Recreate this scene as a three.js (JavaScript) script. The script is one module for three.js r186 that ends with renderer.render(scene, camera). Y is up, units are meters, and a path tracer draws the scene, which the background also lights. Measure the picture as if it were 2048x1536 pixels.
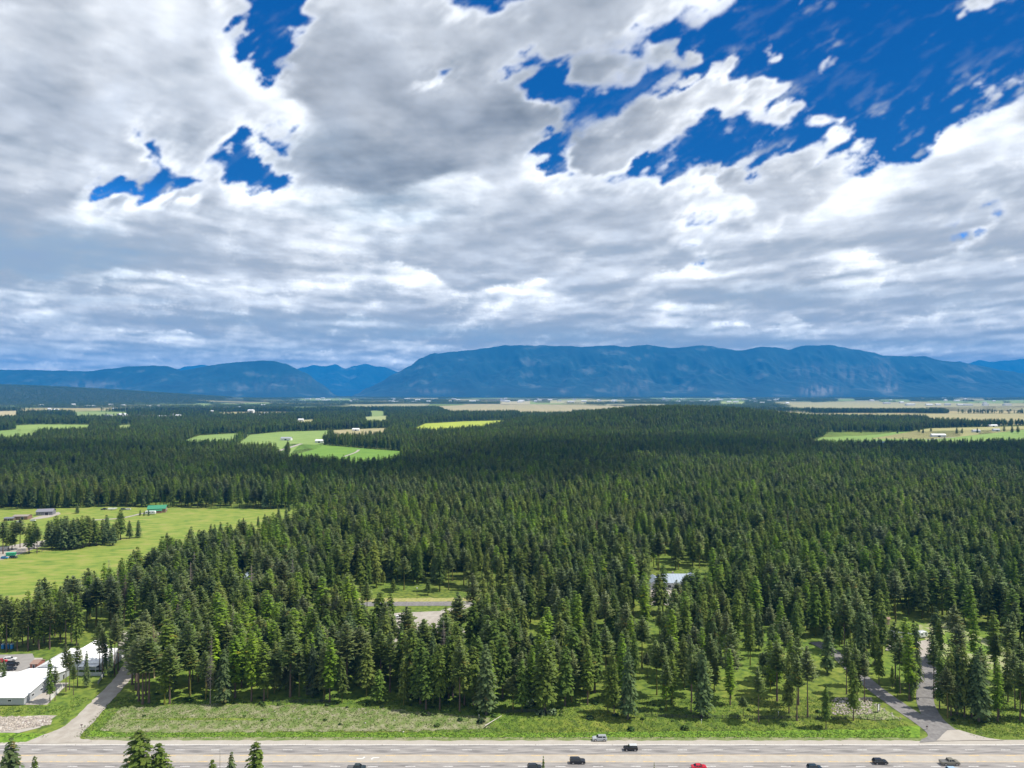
import * as THREE from 'three';
import { mergeGeometries } from 'three/addons/utils/BufferGeometryUtils.js';

// ---------------------------------------------------------------- camera, sun, exposure
const scene = new THREE.Scene();
const CAM_H = 120, F = 1420, HORIZON = 782;                 // metres above the highway; focal length and horizon in photo pixels (2048 x 1536)
const camera = new THREE.PerspectiveCamera(2 * Math.atan(768 / F) * 180 / Math.PI, 4 / 3, 1, 90000);
const PITCH = Math.atan((HORIZON - 768) / F);
camera.position.set(0, CAM_H, 0);
camera.rotation.x = PITCH;
const renderer = new THREE.WebGLRenderer({ antialias: true });
renderer.toneMapping = THREE.LinearToneMapping;
renderer.toneMappingExposure = 1.15;
renderer.shadowMap.enabled = true;

const SUN_EL = 57 * Math.PI / 180, SUN_AZ = -3 * Math.PI / 180; // azimuth from the right (+x) towards the distance (-z)
const SUN = new THREE.Vector3(Math.cos(SUN_EL) * Math.cos(SUN_AZ), Math.sin(SUN_EL), -Math.cos(SUN_EL) * Math.sin(SUN_AZ));
const sun = new THREE.DirectionalLight(new THREE.Color(1, 0.95, 0.86), 5.0);
sun.position.copy(SUN).multiplyScalar(4000).add(new THREE.Vector3(0, 0, -900));
sun.target.position.set(0, 0, -900);
sun.castShadow = true;
sun.shadow.mapSize.set(4096, 4096);
Object.assign(sun.shadow.camera, { left: -1500, right: 1500, top: 1500, bottom: -1500, near: 10, far: 9000 });
scene.add(sun, sun.target);

// ---------------------------------------------------------------- random numbers and noise
function rngOf(seed) {
  let s = seed >>> 0;
  return () => { s = (s + 0x6d2b79f5) >>> 0; let t = Math.imul(s ^ (s >>> 15), 1 | s); t = (t + Math.imul(t ^ (t >>> 7), 61 | t)) ^ t; return ((t ^ (t >>> 14)) >>> 0) / 4294967296; };
}
const PERM = new Uint8Array(512);
{ const r = rngOf(77), p = [...Array(256).keys()]; for (let i = 255; i > 0; i--) { const j = Math.floor(r() * (i + 1)); [p[i], p[j]] = [p[j], p[i]]; } for (let i = 0; i < 512; i++) PERM[i] = p[i & 255]; }
const GX = new Float32Array(256), GY = new Float32Array(256), GZ = new Float32Array(256);
{ const r = rngOf(5); for (let i = 0; i < 256; i++) { const z = r() * 2 - 1, a = r() * 6.2832, q = Math.sqrt(1 - z * z); GX[i] = q * Math.cos(a); GY[i] = q * Math.sin(a); GZ[i] = z; } }
function noise3(x, y, z) {
  const X = Math.floor(x), Y = Math.floor(y), Z = Math.floor(z); x -= X; y -= Y; z -= Z;
  const xi = X & 255, yi = Y & 255, zi = Z & 255;
  const u = x * x * x * (x * (x * 6 - 15) + 10), v = y * y * y * (y * (y * 6 - 15) + 10), w = z * z * z * (z * (z * 6 - 15) + 10);
  const A = PERM[xi] + yi, B = PERM[xi + 1] + yi, AA = PERM[A & 255] + zi, AB = PERM[(A + 1) & 255] + zi, BA = PERM[B & 255] + zi, BB = PERM[(B + 1) & 255] + zi;
  const g = (h, a, b, c) => GX[h] * a + GY[h] * b + GZ[h] * c;
  const n00 = g(PERM[AA & 255], x, y, z), n10 = g(PERM[BA & 255], x - 1, y, z), n01 = g(PERM[AB & 255], x, y - 1, z), n11 = g(PERM[BB & 255], x - 1, y - 1, z);
  const m00 = g(PERM[(AA + 1) & 255], x, y, z - 1), m10 = g(PERM[(BA + 1) & 255], x - 1, y, z - 1), m01 = g(PERM[(AB + 1) & 255], x, y - 1, z - 1), m11 = g(PERM[(BB + 1) & 255], x - 1, y - 1, z - 1);
  const a0 = n00 + u * (n10 - n00), a1 = n01 + u * (n11 - n01), b0 = m00 + u * (m10 - m00), b1 = m01 + u * (m11 - m01);
  const a = a0 + v * (a1 - a0), b = b0 + v * (b1 - b0);
  return (a + w * (b - a)) * 1.5;
}
function fbm(x, y, z, oct) { let s = 0, a = 0.5; for (let i = 0; i < oct; i++) { s += a * noise3(x, y, z); a *= 0.5; x = x * 2.03 + 11.3; y = y * 2.03 + 3.7; z = z * 2.03 + 7.1; } return s; }
const clamp = (x, a = 0, b = 1) => (x < a ? a : x > b ? b : x), mixn = (a, b, t) => a + (b - a) * t;
const smooth = (a, b, x) => { const t = clamp((x - a) / (b - a)); return t * t * (3 - 2 * t); };
// signed distance to a polygon [[x, y], ...]; positive inside
function polyDist(P, x, y) {
  let d = 1e18, inside = false;
  for (let i = 0, j = P.length - 1; i < P.length; j = i++) {
    const ax = P[i][0], ay = P[i][1], ex = P[j][0] - ax, ey = P[j][1] - ay, wx = x - ax, wy = y - ay, t = clamp((wx * ex + wy * ey) / (ex * ex + ey * ey));
    const qx = wx - ex * t, qy = wy - ey * t; d = Math.min(d, qx * qx + qy * qy);
    if ((ay > y) !== (P[j][1] > y) && x < ex * (y - ay) / ey + ax) inside = !inside;
  }
  return inside ? Math.sqrt(d) : -Math.sqrt(d);
}

// ---------------------------------------------------------------- sky: blue air and a broken deck of cumulus, as an equirectangular picture
{
  // where the deck of clouds is open, as directions written in photo pixels
  const GAPS = [
    [[1480, -160], [2300, -160], [2300, 70], [2048, 138], [1960, 165], [1880, 196], [1800, 208], [1740, 220], [1700, 255], [1660, 275], [1600, 305], [1560, 300], [1450, 326], [1350, 348], [1290, 372], [1240, 378], [1180, 362], [1120, 345], [1100, 300], [1118, 250], [1108, 205], [1060, 186], [1010, 180], [1000, 165], [1045, 140], [1060, 120], [1160, 95], [1230, 70], [1290, 35], [1400, 28], [1470, 10]],
    [[497, -60], [640, -60], [600, 10], [640, 30], [590, 60], [560, 100], [530, 118], [510, 90], [500, 60]],
    [[830, -60], [1080, -60], [1050, 5], [970, 22], [900, 14]],
    [[215, 376], [275, 374], [300, 335], [288, 278], [310, 274], [320, 312], [342, 342], [396, 362], [366, 376], [300, 384], [255, 390]],
    [[425, 310], [480, 286], [502, 300], [490, 328], [545, 342], [545, 362], [490, 366], [440, 338]], [[540, 286], [574, 286], [572, 310], [548, 310]],
    [[860, 140], [910, 140], [890, 150]],
    [[1370, 446], [1430, 426], [1456, 430], [1410, 452]], [[1362, 488], [1398, 478], [1394, 494]], [[1884, 452], [1934, 430], [1914, 460]], [[1960, 414], [2000, 396], [1990, 420]], [[1900, 476], [1940, 458], [1934, 480]], [[1820, 250], [1880, 238], [1850, 258]],
  ];
  const ISLES = [
    [[1120, 330], [1150, 275], [1250, 240], [1290, 205], [1400, 150], [1470, 108], [1492, 128], [1484, 152], [1560, 165], [1585, 185], [1500, 218], [1450, 238], [1400, 244], [1345, 275], [1320, 310], [1260, 345], [1180, 360]],
    [[1130, 140], [1160, 122], [1215, 114], [1252, 138], [1200, 158], [1145, 155]], [[1528, 236], [1560, 203], [1612, 188], [1622, 218], [1565, 238]], [[1620, 232], [1690, 230], [1695, 252], [1640, 246]],
    [[1526, 98], [1552, 86], [1556, 118], [1530, 128]], [[1375, 108], [1402, 94], [1402, 122], [1385, 124]], [[1625, 118], [1682, 76], [1686, 96], [1640, 128]], [[1830, 72], [1930, 0], [2020, -40], [2010, 0], [1950, 18], [1875, 62]], [[1590, 10], [1620, -40], [1700, -40], [1690, 4]], [[1310, 100], [1350, 100], [1345, 118], [1320, 116]],
  ];
  // thick and thin places of the deck: x, y, radius x, radius y, amount (more = thicker, darker below)
  const THICK = [[0, 505, 280, 50, 3.6], [40, 540, 240, 30, 0.9], [760, 420, 150, 75, 1.3], [660, 300, 130, 50, 0.8], [1500, 592, 170, 24, 1.5], [1020, 668, 520, 20, 1.9], [1700, 688, 420, 12, 1.5], [430, 636, 420, 16, 1.3], [300, 700, 500, 12, 0.9], [250, 600, 260, 10, 0.9], [1950, 600, 180, 30, 0.7], [640, 470, 90, 45, -0.6], [420, 570, 160, 30, -0.7], [1250, 505, 260, 36, -0.7], [1050, 300, 80, 80, -0.4], [900, 230, 140, 60, -0.5], [700, 60, 250, 60, -0.4], [1900, 300, 260, 90, -0.2], [1100, 560, 300, 40, -0.45], [1000, 620, 200, 24, -0.3], [200, 130, 300, 120, -0.1]];
  const FILL = [[930, 285, 200, 105, 0.55], [1000, 210, 70, 40, 0.3], [640, 330, 90, 60, 0.3], [230, 300, 60, 70, 0.15]]; // where the deck stands full beside the openings
  const guideGap = (px, py) => {
    let g = -160;
    for (let i = 0; i < GAPS.length; i++) { const q = polyDist(GAPS[i], px, py); g = Math.max(g, q > 0 && i > 0 ? q * 2 : q); }
    if (g > -30) for (const P of ISLES) g = Math.min(g, -polyDist(P, px, py) * 1.3);
    return g;
  };
  const H0 = 1.25, H1 = 2.05, sx = SUN.x, sy = SUN.y, sz = SUN.z;
  const raw = (x, h, z, off, oct) => {
    const hf = (h - H0) / (H1 - H0); if (hf < 0 || hf > 1) return -1;
    const prof = Math.min(1, (hf - 0.26 - 0.34 * noise3(x * 1.1, 5.5, z * 1.1) - (oct > 4 ? 0.2 * noise3(x * 2.7, 8.5, z * 2.7) : 0)) * 2.6) * (1 - hf * hf * 0.9);
    let n = fbm(x * 0.55 + 3.1, h * 0.8 + 1.7, z * 0.55 + 9.2, Math.min(oct, 4)) * 1.5, b = 0.42, a = 0.30, q = 2.9;
    if (oct > 3) { b = 0; for (let i = 3; i < oct; i++, a *= 0.62, q *= 2.1) b += a * Math.abs(noise3(x * q + i, h * q * 1.1, z * q)); b = b * 1.25 + a * 0.5; }
    return n - (b - 0.25) * 0.85 + off - (1 - prof) * 0.85;
  };
  const dens = (x, h, z, off, oct) => clamp(raw(x, h, z, off, oct) * 3.4, 0, 1);
  function skyAt(dx, dy, dz, out) {
    const el = Math.max(dy, 0.004), inFront = dz < -0.05;
    // the air: deep blue above, paler towards the horizon
    const t = Math.pow(clamp(1 - el), 3.2), low = Math.exp(-el * 14);
    let r = mixn(0.003, 0.016, t) + low * 0.20, g = mixn(0.085, 0.185, t) + low * 0.26, b = mixn(0.36, 0.56, t) + low * 0.32;
    let px = 1e6, py = -1e6;
    if (inFront) { const c = Math.cos(PITCH), s = Math.sin(PITCH), y2 = dy * c + dz * s, z2 = dz * c - dy * s; px = 1024 + F * dx / -z2; py = 768 - F * y2 / -z2; }
    // the guide fades into open noise away from the frame
    let inside = inFront ? smooth(-420, -60, px) * smooth(2470, 2110, px) * smooth(-420, -60, py) : 0, gap = 0, thick = 0.0, full = 0;
    if (inside > 0) {
      const wob = 34 * fbm(px * 0.014, py * 0.022, 4.2, 4);
      gap = guideGap(px + wob, py + wob * 0.6);
      for (const [cx, cy, rx, ry, a] of THICK) { const q = ((px - cx) / rx) ** 2 + ((py - cy) / ry) ** 2; if (q < 9) thick += a * Math.exp(-q); }
      for (const [cx, cy, rx, ry, a] of FILL) { const q = ((px - cx) / rx) ** 2 + ((py - cy) / ry) ** 2; if (q < 9) full += a * Math.exp(-q); }
    }
    const rangeH = H0 / (el + 0.04), oct = 7;
    const gx = dx * rangeH, gz = dz * rangeH;
    const openOff = 0.30 + 0.55 * fbm(gx * 0.16 + 40, 2.2, gz * 0.16 + 12, 2);
    const gapOff = gap > -8 ? Math.max(-1.0, 0.10 - 0.0125 * (gap + 8)) : Math.min(0.46, 0.10 - 0.0042 * (gap + 8));
    const rag = gap > -90 ? 0.85 * fbm((px * 0.82 - py * 0.57) * 0.011, (px * 0.57 + py * 0.82) * 0.027, 8.8, 7) * smooth(-90, -10, gap) : 0, veil = mixn(1, 0.22, inside * smooth(-40, 14, gap));
    let off = mixn(openOff, gapOff + rag + 0.02 * thick + full, inside) + 0.21;
    off += 0.06;
    const N = 26; let T = 1, R = 0, G = 0, B = 0;
    const span = (H1 - H0) / (el + 0.04), far = smooth(4, 42, rangeH);
    const jit = 0.5 + 0.45 * noise3(px * 0.7 + 0.3, py * 0.7, 0.5);
    for (let i = 0; i < N && T > 0.02; i++) {
      const f = (i + jit) / N, h = H0 + f * (H1 - H0), k = h / (el + 0.04), x = dx * k, z = dz * k;
      const d = dens(x, h, z, off, oct); if (d <= 0.003) continue;
      // light that reaches this place from the sun, and from the sky around
      const l1 = Math.max(0, raw(x + sx * 0.09, h + sy * 0.09, z + sz * 0.09, off, oct)), l2 = Math.max(0, raw(x + sx * 0.26, h + sy * 0.26, z + sz * 0.26, off, Math.min(oct, 5)));
      const tau = l1 * 2.6 + l2 * 3.4, s = Math.exp(-tau) * 0.55 + Math.exp(-tau * 0.4) * 0.58;
      const hf = f, amb = Math.max(0.15, 0.36 + 0.30 * hf - 0.05 * thick);
      const a = 1 - Math.exp(-d * 17 * veil * Math.min(span / N, 0.16)), w = T * a;
      R += w * (0.61 * s + amb * 0.72); G += w * (0.615 * s + amb * 0.81); B += w * (0.60 * s + amb * 0.94);
      T *= 1 - a;
    }
    const cov = 1 - T;
    if (cov > 0.001) {
      R /= cov; G /= cov; B /= cov;
      const th = thick * (0.75 + 1.1 * fbm(px * 0.011, py * 0.045, 1.5, 4)), dk = Math.exp(-0.30 * Math.max(th, -0.8)), tp = Math.max(th, 0); R *= dk * (1 - 0.10 * Math.min(tp, 2)); G *= dk * (1 - 0.03 * Math.min(tp, 2)); B *= dk * (1 + 0.03 * tp);
      const hz = far * 0.25; R = mixn(R, 0.62, hz); G = mixn(G, 0.66, hz); B = mixn(B, 0.70, hz); 
      // relief of the deck: lit shoulders and shaded hollows, bright tops and flat darker bases towards the horizon
      const az = Math.atan2(dx, -dz), rr = 1.25 / (el + 0.07), ux = dx * rr, uz = dz * rr, rel = fbm(ux * 0.9, 3.3, uz * 0.9, 6) - fbm(ux * 0.9 - 0.10, 3.3, uz * 0.9 + 0.05, 6);
      const rel2 = fbm(ux * 2.7 + 5, 1.3, uz * 2.7, 5) - fbm(ux * 2.7 + 4.86, 1.3, uz * 2.7 + 0.07, 5);
      const lv = Math.log(el + 0.05) * 7, la = az * 5 / (el * 2 + 0.30), tops = fbm(la, lv, 7.7, 6) - fbm(la - 0.03, lv + 0.26, 7.7, 6), wl = smooth(0.42, 0.10, el);
      const m = clamp(1.04 + (1.2 * rel + 0.8 * rel2) * (1 - 0.6 * wl) + 1.35 * tops * wl, 0.52, 1.4), bl = Math.max(0, 1 - m); R *= m * (1 - 0.16 * bl); G *= m * (1 - 0.04 * bl); B *= m * (1 + 0.06 * bl);
      const lift = 1 + 0.9 * Math.exp(-el * 7); const warm = Math.exp(-el * 7); R *= lift * (1.03 + 0.22 * warm); G *= lift * (1.01 + 0.11 * warm); B *= lift * (1 - 0.08 * warm);
    }
    if (inside > 0 && gap > -60) { // thin shreds of cloud drawn out along the wind in and round the openings
      const a = (px * 0.84 - py * 0.54), c2 = (px * 0.54 + py * 0.84), st = fbm(a * 0.010 + 3, c2 * 0.034, 2.2, 7) + 0.5 * fbm(a * 0.03, c2 * 0.09, 5.2, 5), v = inside * (1 - cov) * clamp(smooth(0.08, 0.6, st) * 0.6 * smooth(45, -10, gap) + 0.07 * smooth(0.0, 0.5, st));
      r = mixn(r, 0.66, v); g = mixn(g, 0.70, v); b = mixn(b, 0.74, v);
    }
    out[0] = 0.9 * mixn(r, R, cov); out[1] = 0.9 * mixn(g, G, cov); out[2] = 0.9 * mixn(b, B, cov);
  }
  const W = 4096, H = 2048, data = new Float32Array(W * H * 4), o = [0, 0, 0];
  const at = (col, row) => { const lon = ((col + 0.5) / W - 0.5) * 2 * Math.PI, lat = ((row + 0.5) / H - 0.5) * Math.PI, c = Math.cos(lat); skyAt(Math.cos(lon) * c, Math.sin(lat), Math.sin(lon) * c, o); return o; };
  // three.js equirect: u = atan2(z, x) / 2 pi + 0.5; the frame's centre (-z) lies at u = 0.25
  const C0 = 1024 - 470, C1 = 1024 + 470, R0 = 1024, R1 = 1024 + 380, S = 8;
  for (let row = 0; row < H; row += S) for (let col = 0; col < W; col += S) {            // coarse everywhere ...
    if (row < H / 2 - S) { o[0] = 0.10; o[1] = 0.14; o[2] = 0.13; } else at(Math.min(col + S / 2, W - 1), Math.max(row + S / 2, H / 2));
    for (let y = 0; y < S; y++) for (let x = 0; x < S; x++) { const i = ((row + y) * W + col + x) * 4; data[i] = o[0]; data[i + 1] = o[1]; data[i + 2] = o[2]; data[i + 3] = 1; }
  }
  // ... smoothed ...
  const tmp = new Float32Array(W * 4);
  for (let row = R0; row < H; row++) {
    for (let x = 0; x < W; x++) for (let c = 0; c < 3; c++) { let s = 0; for (let k = -4; k <= 4; k += 2) s += data[(row * W + ((x + k + W) % W)) * 4 + c]; tmp[x * 4 + c] = s / 5; }
    for (let x = 0; x < W; x++) for (let c = 0; c < 3; c++) data[(row * W + x) * 4 + c] = tmp[x * 4 + c];
  }
  // ... and fine in the part that the camera and its neighbours can see
  for (let row = R0; row < R1; row++) for (let col = C0; col < C1; col++) { at(col, row); const i = (row * W + col) * 4; data[i] = o[0]; data[i + 1] = o[1]; data[i + 2] = o[2]; }
  // low over the horizon the air in front keeps the darkest cloud bases from going black
  {
    const band = []; for (let row = Math.round(H * 100 / 180); row < H * 110 / 180; row += 4) for (let x = 0; x < W; x += 16) { const i = (row * W + x) * 4; band.push((data[i] + data[i + 1] + data[i + 2]) / 3); }
    const U = band.sort((a, b) => a - b)[band.length >> 1], k0 = 0.82 * U, k1 = 0.615 * U;
    for (let row = R0; row < H * 106 / 180; row++) { const wgt = smooth(H * 106 / 180, H * 100.5 / 180, row); for (let x = 0; x < W; x++) { const i = (row * W + x) * 4, m = (data[i] + data[i + 1] + data[i + 2]) / 3; if (m < k0) { const f = mixn(1, (k1 + (k0 - k1) * Math.exp((m - k0) / (k0 - k1))) / m, wgt); data[i] *= f; data[i + 1] *= f; data[i + 2] *= f; } } }
  }
  const tex = new THREE.DataTexture(data, W, H, THREE.RGBAFormat, THREE.FloatType);
  tex.mapping = THREE.EquirectangularReflectionMapping; tex.magFilter = THREE.LinearFilter; tex.minFilter = THREE.LinearFilter; tex.needsUpdate = true;
  scene.background = tex; scene.environment = tex;
}

// ---------------------------------------------------------------- helpers: from a photo pixel to a place on the ground, naming, tagging
const V3 = (x, y, z) => new THREE.Vector3(x, y, z);
const CP = Math.cos(PITCH), SP = Math.sin(PITCH);
function ray(px, py) { const y = (768 - py) / F; return V3((px - 1024) / F, y * CP + SP, -CP + y * SP); }
function G(px, py, y0 = 0) { const d = ray(px, py), t = (y0 - CAM_H) / d.y; return V3(d.x * t, y0, d.z * t); }
function pxOf(x, y, z) { const q = y - CAM_H, y2 = q * CP + z * SP, z2 = z * CP - q * SP; return [1024 + F * x / -z2, 768 - F * y2 / -z2]; }
const used = new Map();
function numbered(name) { const n = used.get(name) ?? 0; used.set(name, n + 1); return n ? name + '_' + String(n).padStart(3, '0') : name; }
function tag(o, label, category, group) { o.userData.label = label; o.userData.category = category; if (group) o.userData.group = group; return o; }
function thing(name, label, category, pos, turn = 0, group) {
  const o = new THREE.Group(); o.name = numbered(name); o.position.copy(pos); o.rotation.y = turn; scene.add(o);
  return tag(o, label, category, group);
}
function part(name, geo, mat, parent) { const m = new THREE.Mesh(geo, mat); m.name = name; m.castShadow = m.receiveShadow = true; parent.add(m); return m; }
function structure(name, geo, mat) { const m = new THREE.Mesh(geo, mat); m.name = numbered(name); m.userData.kind = 'structure'; m.castShadow = m.receiveShadow = true; scene.add(m); return m; }
const lin = (r, g, b) => new THREE.Color().setRGB(r, g, b);
const std = (r, g, b, rough = 0.9, extra = {}) => new THREE.MeshStandardMaterial({ color: lin(r, g, b), roughness: rough, ...extra });
function box(w, h, d, x = 0, y = 0, z = 0) { return new THREE.BoxGeometry(w, h, d).translate(x, y, z); }

// a tile of several scales of noise: colours a (low) to b (high) in linear values, written as sRGB bytes
const toS = (c) => Math.round(255 * clamp(c <= 0.0031308 ? c * 12.92 : 1.055 * Math.pow(c, 1 / 2.4) - 0.055));
function noiseTile(n, seed, stops, { scale = 6, oct = 6, speck = 0.3, stretch = 1 } = {}) {
  const data = new Uint8Array(n * n * 4), r = rngOf(seed);
  // tiling: the noise is blended with its own shifted copy along both edges
  const f = (x, y) => fbm(x * scale / n, y * scale * stretch / n, seed * 1.37, oct) * 1.3;
  for (let y = 0; y < n; y++) for (let x = 0; x < n; x++) {
    const u = x / n, v = y / n;
    let t = (f(x, y) * (1 - u) * (1 - v) + f(x - n, y) * u * (1 - v) + f(x, y - n) * (1 - u) * v + f(x - n, y - n) * u * v) / Math.sqrt(((1 - u) ** 2 + u * u) * ((1 - v) ** 2 + v * v));
    t = clamp(0.5 + t + (r() - 0.5) * speck) * (stops.length - 1);
    const k = Math.min(stops.length - 2, Math.floor(t)), q = t - k, i = (y * n + x) * 4;
    for (let c = 0; c < 3; c++) data[i + c] = toS(mixn(stops[k][c], stops[k + 1][c], q));
    data[i + 3] = 255;
  }
  const t = new THREE.DataTexture(data, n, n, THREE.RGBAFormat); t.wrapS = t.wrapT = THREE.RepeatWrapping; t.magFilter = THREE.LinearFilter; t.minFilter = THREE.LinearMipmapLinearFilter; t.generateMipmaps = true; t.colorSpace = THREE.SRGBColorSpace; t.needsUpdate = true; return t;
}
function tiled(tex, metres) { const t = tex.clone(); t.repeat.set(1 / metres, 1 / metres); t.needsUpdate = true; return t; }

// ---------------------------------------------------------------- the land: one sheet to the mountains
const bump2 = (x, z, cx, cz, rx, rz) => { const q = ((x - cx) / rx) ** 2 + ((z - cz) / rz) ** 2; return q < 1 ? (1 - q) * (1 - q) : 0; };
const KNOLL = { x: 560, z: -2350, rx: 680, rz: 580, h: 50 };
function landH(x, z) {
  let h = KNOLL.h * bump2(x, z, KNOLL.x, KNOLL.z, KNOLL.rx, KNOLL.rz);
  h += 190 * bump2(x, z, -6600, -8200, 4300, 2600);
  const d = -z;
  if (d > 246 && d < 262) h -= 1.1 * Math.sin(Math.PI * (d - 246) / 16) ** 2 * smooth(-150, -138, x) * (1 - smooth(132, 146, x) * (1 - smooth(176, 190, x)));
  if (d > 258 && d < 420) h += 0.5 * noise3(x * 0.05, 3.3, z * 0.05) * smooth(258, 275, d) * (1 - smooth(330, 420, d));
  return h;
}
// how wooded the far valley is, 0 to 1: belts and blocks of wood between open farm land
function woodsFar(x, z) {
  const belt = fbm(x * 0.0006, 4.4, z * 0.0016, 4), kn = bump2(x, z, KNOLL.x, KNOLL.z, KNOLL.rx, KNOLL.rz) > 0.015 ? 1 : 0, hill = bump2(x, z, -6600, -8200, 4300, 2600) * 3;
  return smooth(-0.05, 0.07, belt + kn + hill + 0.5 * smooth(3400, 2500, -z));
}
const GRASS = noiseTile(512, 3, [[0.055, 0.105, 0.012], [0.105, 0.185, 0.016], [0.15, 0.235, 0.02], [0.20, 0.27, 0.04]], { scale: 14, oct: 7, speck: 0.5 });
const DRY = noiseTile(512, 9, [[0.09, 0.155, 0.024], [0.14, 0.185, 0.045], [0.20, 0.215, 0.09], [0.30, 0.28, 0.19]], { scale: 9, oct: 7, speck: 0.8 });
const MEADOW = noiseTile(512, 14, [[0.098, 0.172, 0.017], [0.168, 0.238, 0.026], [0.225, 0.265, 0.038], [0.27, 0.265, 0.068]], { scale: 9, oct: 7, speck: 0.4, stretch: 2.6 });
const ASPHALT = noiseTile(512, 21, [[0.25, 0.235, 0.22], [0.275, 0.26, 0.245], [0.30, 0.285, 0.265]], { scale: 5, oct: 4, speck: 0.8 });
const PALE = noiseTile(512, 22, [[0.36, 0.325, 0.28], [0.395, 0.36, 0.315], [0.42, 0.385, 0.34]], { scale: 5, oct: 4, speck: 0.9 });
const LANE = noiseTile(512, 25, [[0.16, 0.15, 0.145], [0.24, 0.225, 0.215], [0.29, 0.27, 0.255], [0.33, 0.31, 0.29]], { scale: 4, oct: 7, speck: 0.35, stretch: 9 });
const GRAVEL = noiseTile(512, 23, [[0.31, 0.275, 0.235], [0.37, 0.335, 0.29], [0.42, 0.385, 0.34]], { scale: 5, oct: 4, speck: 0.9 });
{
  const depths = []; let d = -150;
  while (d < 16500) { depths.push(d); d += d < 150 ? 60 : d < 240 ? 12 : d < 265 ? 1.2 : d < 420 ? 4 : Math.max(6, d * 0.028); }
  const nc = 200, pos = [], col = [], uv = [], idx = [];
  for (const dd of depths) {
    const half = Math.max(420, dd * 1.05 + 220);
    for (let c = 0; c <= nc; c++) {
      const s = c / nc * 2 - 1, x = half * s * (0.72 + 0.28 * s * s), z = -dd;
      pos.push(x, landH(x, z), z); uv.push(x, z);
      const k = 0.82 + 0.5 * fbm(x * 0.012, 1.1, z * 0.012, 4), w = clamp(0.5 + 1.2 * fbm(x * 0.02 + 9, 5.1, z * 0.02, 3));
      // beyond two kilometres the woods close over the ground, with farm land between
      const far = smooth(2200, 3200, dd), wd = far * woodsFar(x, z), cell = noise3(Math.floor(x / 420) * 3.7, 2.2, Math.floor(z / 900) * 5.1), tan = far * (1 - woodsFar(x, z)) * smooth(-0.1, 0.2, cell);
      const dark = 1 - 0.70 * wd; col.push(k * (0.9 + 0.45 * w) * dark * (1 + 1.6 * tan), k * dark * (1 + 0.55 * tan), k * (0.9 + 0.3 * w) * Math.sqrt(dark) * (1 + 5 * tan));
    }
  }
  for (let r = 0; r + 1 < depths.length; r++) for (let c = 0; c < nc; c++) { const a = r * (nc + 1) + c, b = a + nc + 1; idx.push(a, a + 1, b, a + 1, b + 1, b); }
  const g = new THREE.BufferGeometry();
  g.setAttribute('position', new THREE.Float32BufferAttribute(pos, 3)); g.setAttribute('uv', new THREE.Float32BufferAttribute(uv, 2)); g.setAttribute('color', new THREE.Float32BufferAttribute(col, 3)); g.setIndex(idx); g.computeVertexNormals();
  structure('ground', g, new THREE.MeshStandardMaterial({ map: tiled(GRASS, 37), vertexColors: true, roughness: 1 }));
}
// a flat sheet with a ragged outline laid on the land; points are photo pixels on level ground
function wpoly(pxs) { return pxs.map(([a, b]) => { const p = G(a, b); return [p.x, p.z]; }); }
function ragged(P, amp, step) {
  const out = [];
  for (let i = 0; i < P.length; i++) {
    const a = P[i], b = P[(i + 1) % P.length], L = Math.hypot(b[0] - a[0], b[1] - a[1]), n = Math.max(1, Math.min(40, Math.round(L / step)));
    for (let k = 0; k < n; k++) { const t = k / n, x = mixn(a[0], b[0], t), z = mixn(a[1], b[1], t); out.push([x + amp * noise3(x / step / 1.7, 2.5, z / step / 1.7), z + amp * noise3(x / step / 1.7, 7.5, z / step / 1.7)]); }
  }
  return out;
}
function sheet(name, P, y, mat) {
  const s = new THREE.Shape(P.map(([x, z]) => new THREE.Vector2(x, -z))), g = new THREE.ShapeGeometry(s).rotateX(-Math.PI / 2).translate(0, y, 0);
  return structure(name, g, mat);
}
// a road: centre line through world points, with a width for each
function ribbon(name, pts, y, mat, rag = 0) {
  const curve = new THREE.CatmullRomCurve3(pts.map((p) => V3(p[0], p[2], p[1])), false, 'centripetal'), n = 60, pos = [], uv = [], idx = [];
  for (let i = 0; i <= n; i++) {
    const t = i / n, p = curve.getPoint(t), q = curve.getTangent(t); q.y = 0; q.normalize();
    const w = p.y / 2;
    for (const s of [-1, 1]) { const j = rag * noise3(p.x * 0.4, s * 5, p.z * 0.4), x = p.x - q.z * s * (w + j), z = p.z + q.x * s * (w + j); pos.push(x, landH(x, z) + y, z); uv.push(x, z); }
    if (i < n) { const a = i * 2; idx.push(a, a + 2, a + 1, a + 1, a + 2, a + 3); }
  }
  const g = new THREE.BufferGeometry(); g.setAttribute('position', new THREE.Float32BufferAttribute(pos, 3)); g.setAttribute('uv', new THREE.Float32BufferAttribute(uv, 2)); g.setIndex(idx); g.computeVertexNormals();
  if (g.attributes.normal.getY(0) < 0) { for (let i = 0; i < idx.length; i += 3) [idx[i], idx[i + 1]] = [idx[i + 1], idx[i]]; g.setIndex(idx); g.computeVertexNormals(); }
  return structure(name, g, mat);
}
const W = (px, py, w) => { const p = G(px, py); return [p.x, p.z, w]; };

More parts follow.
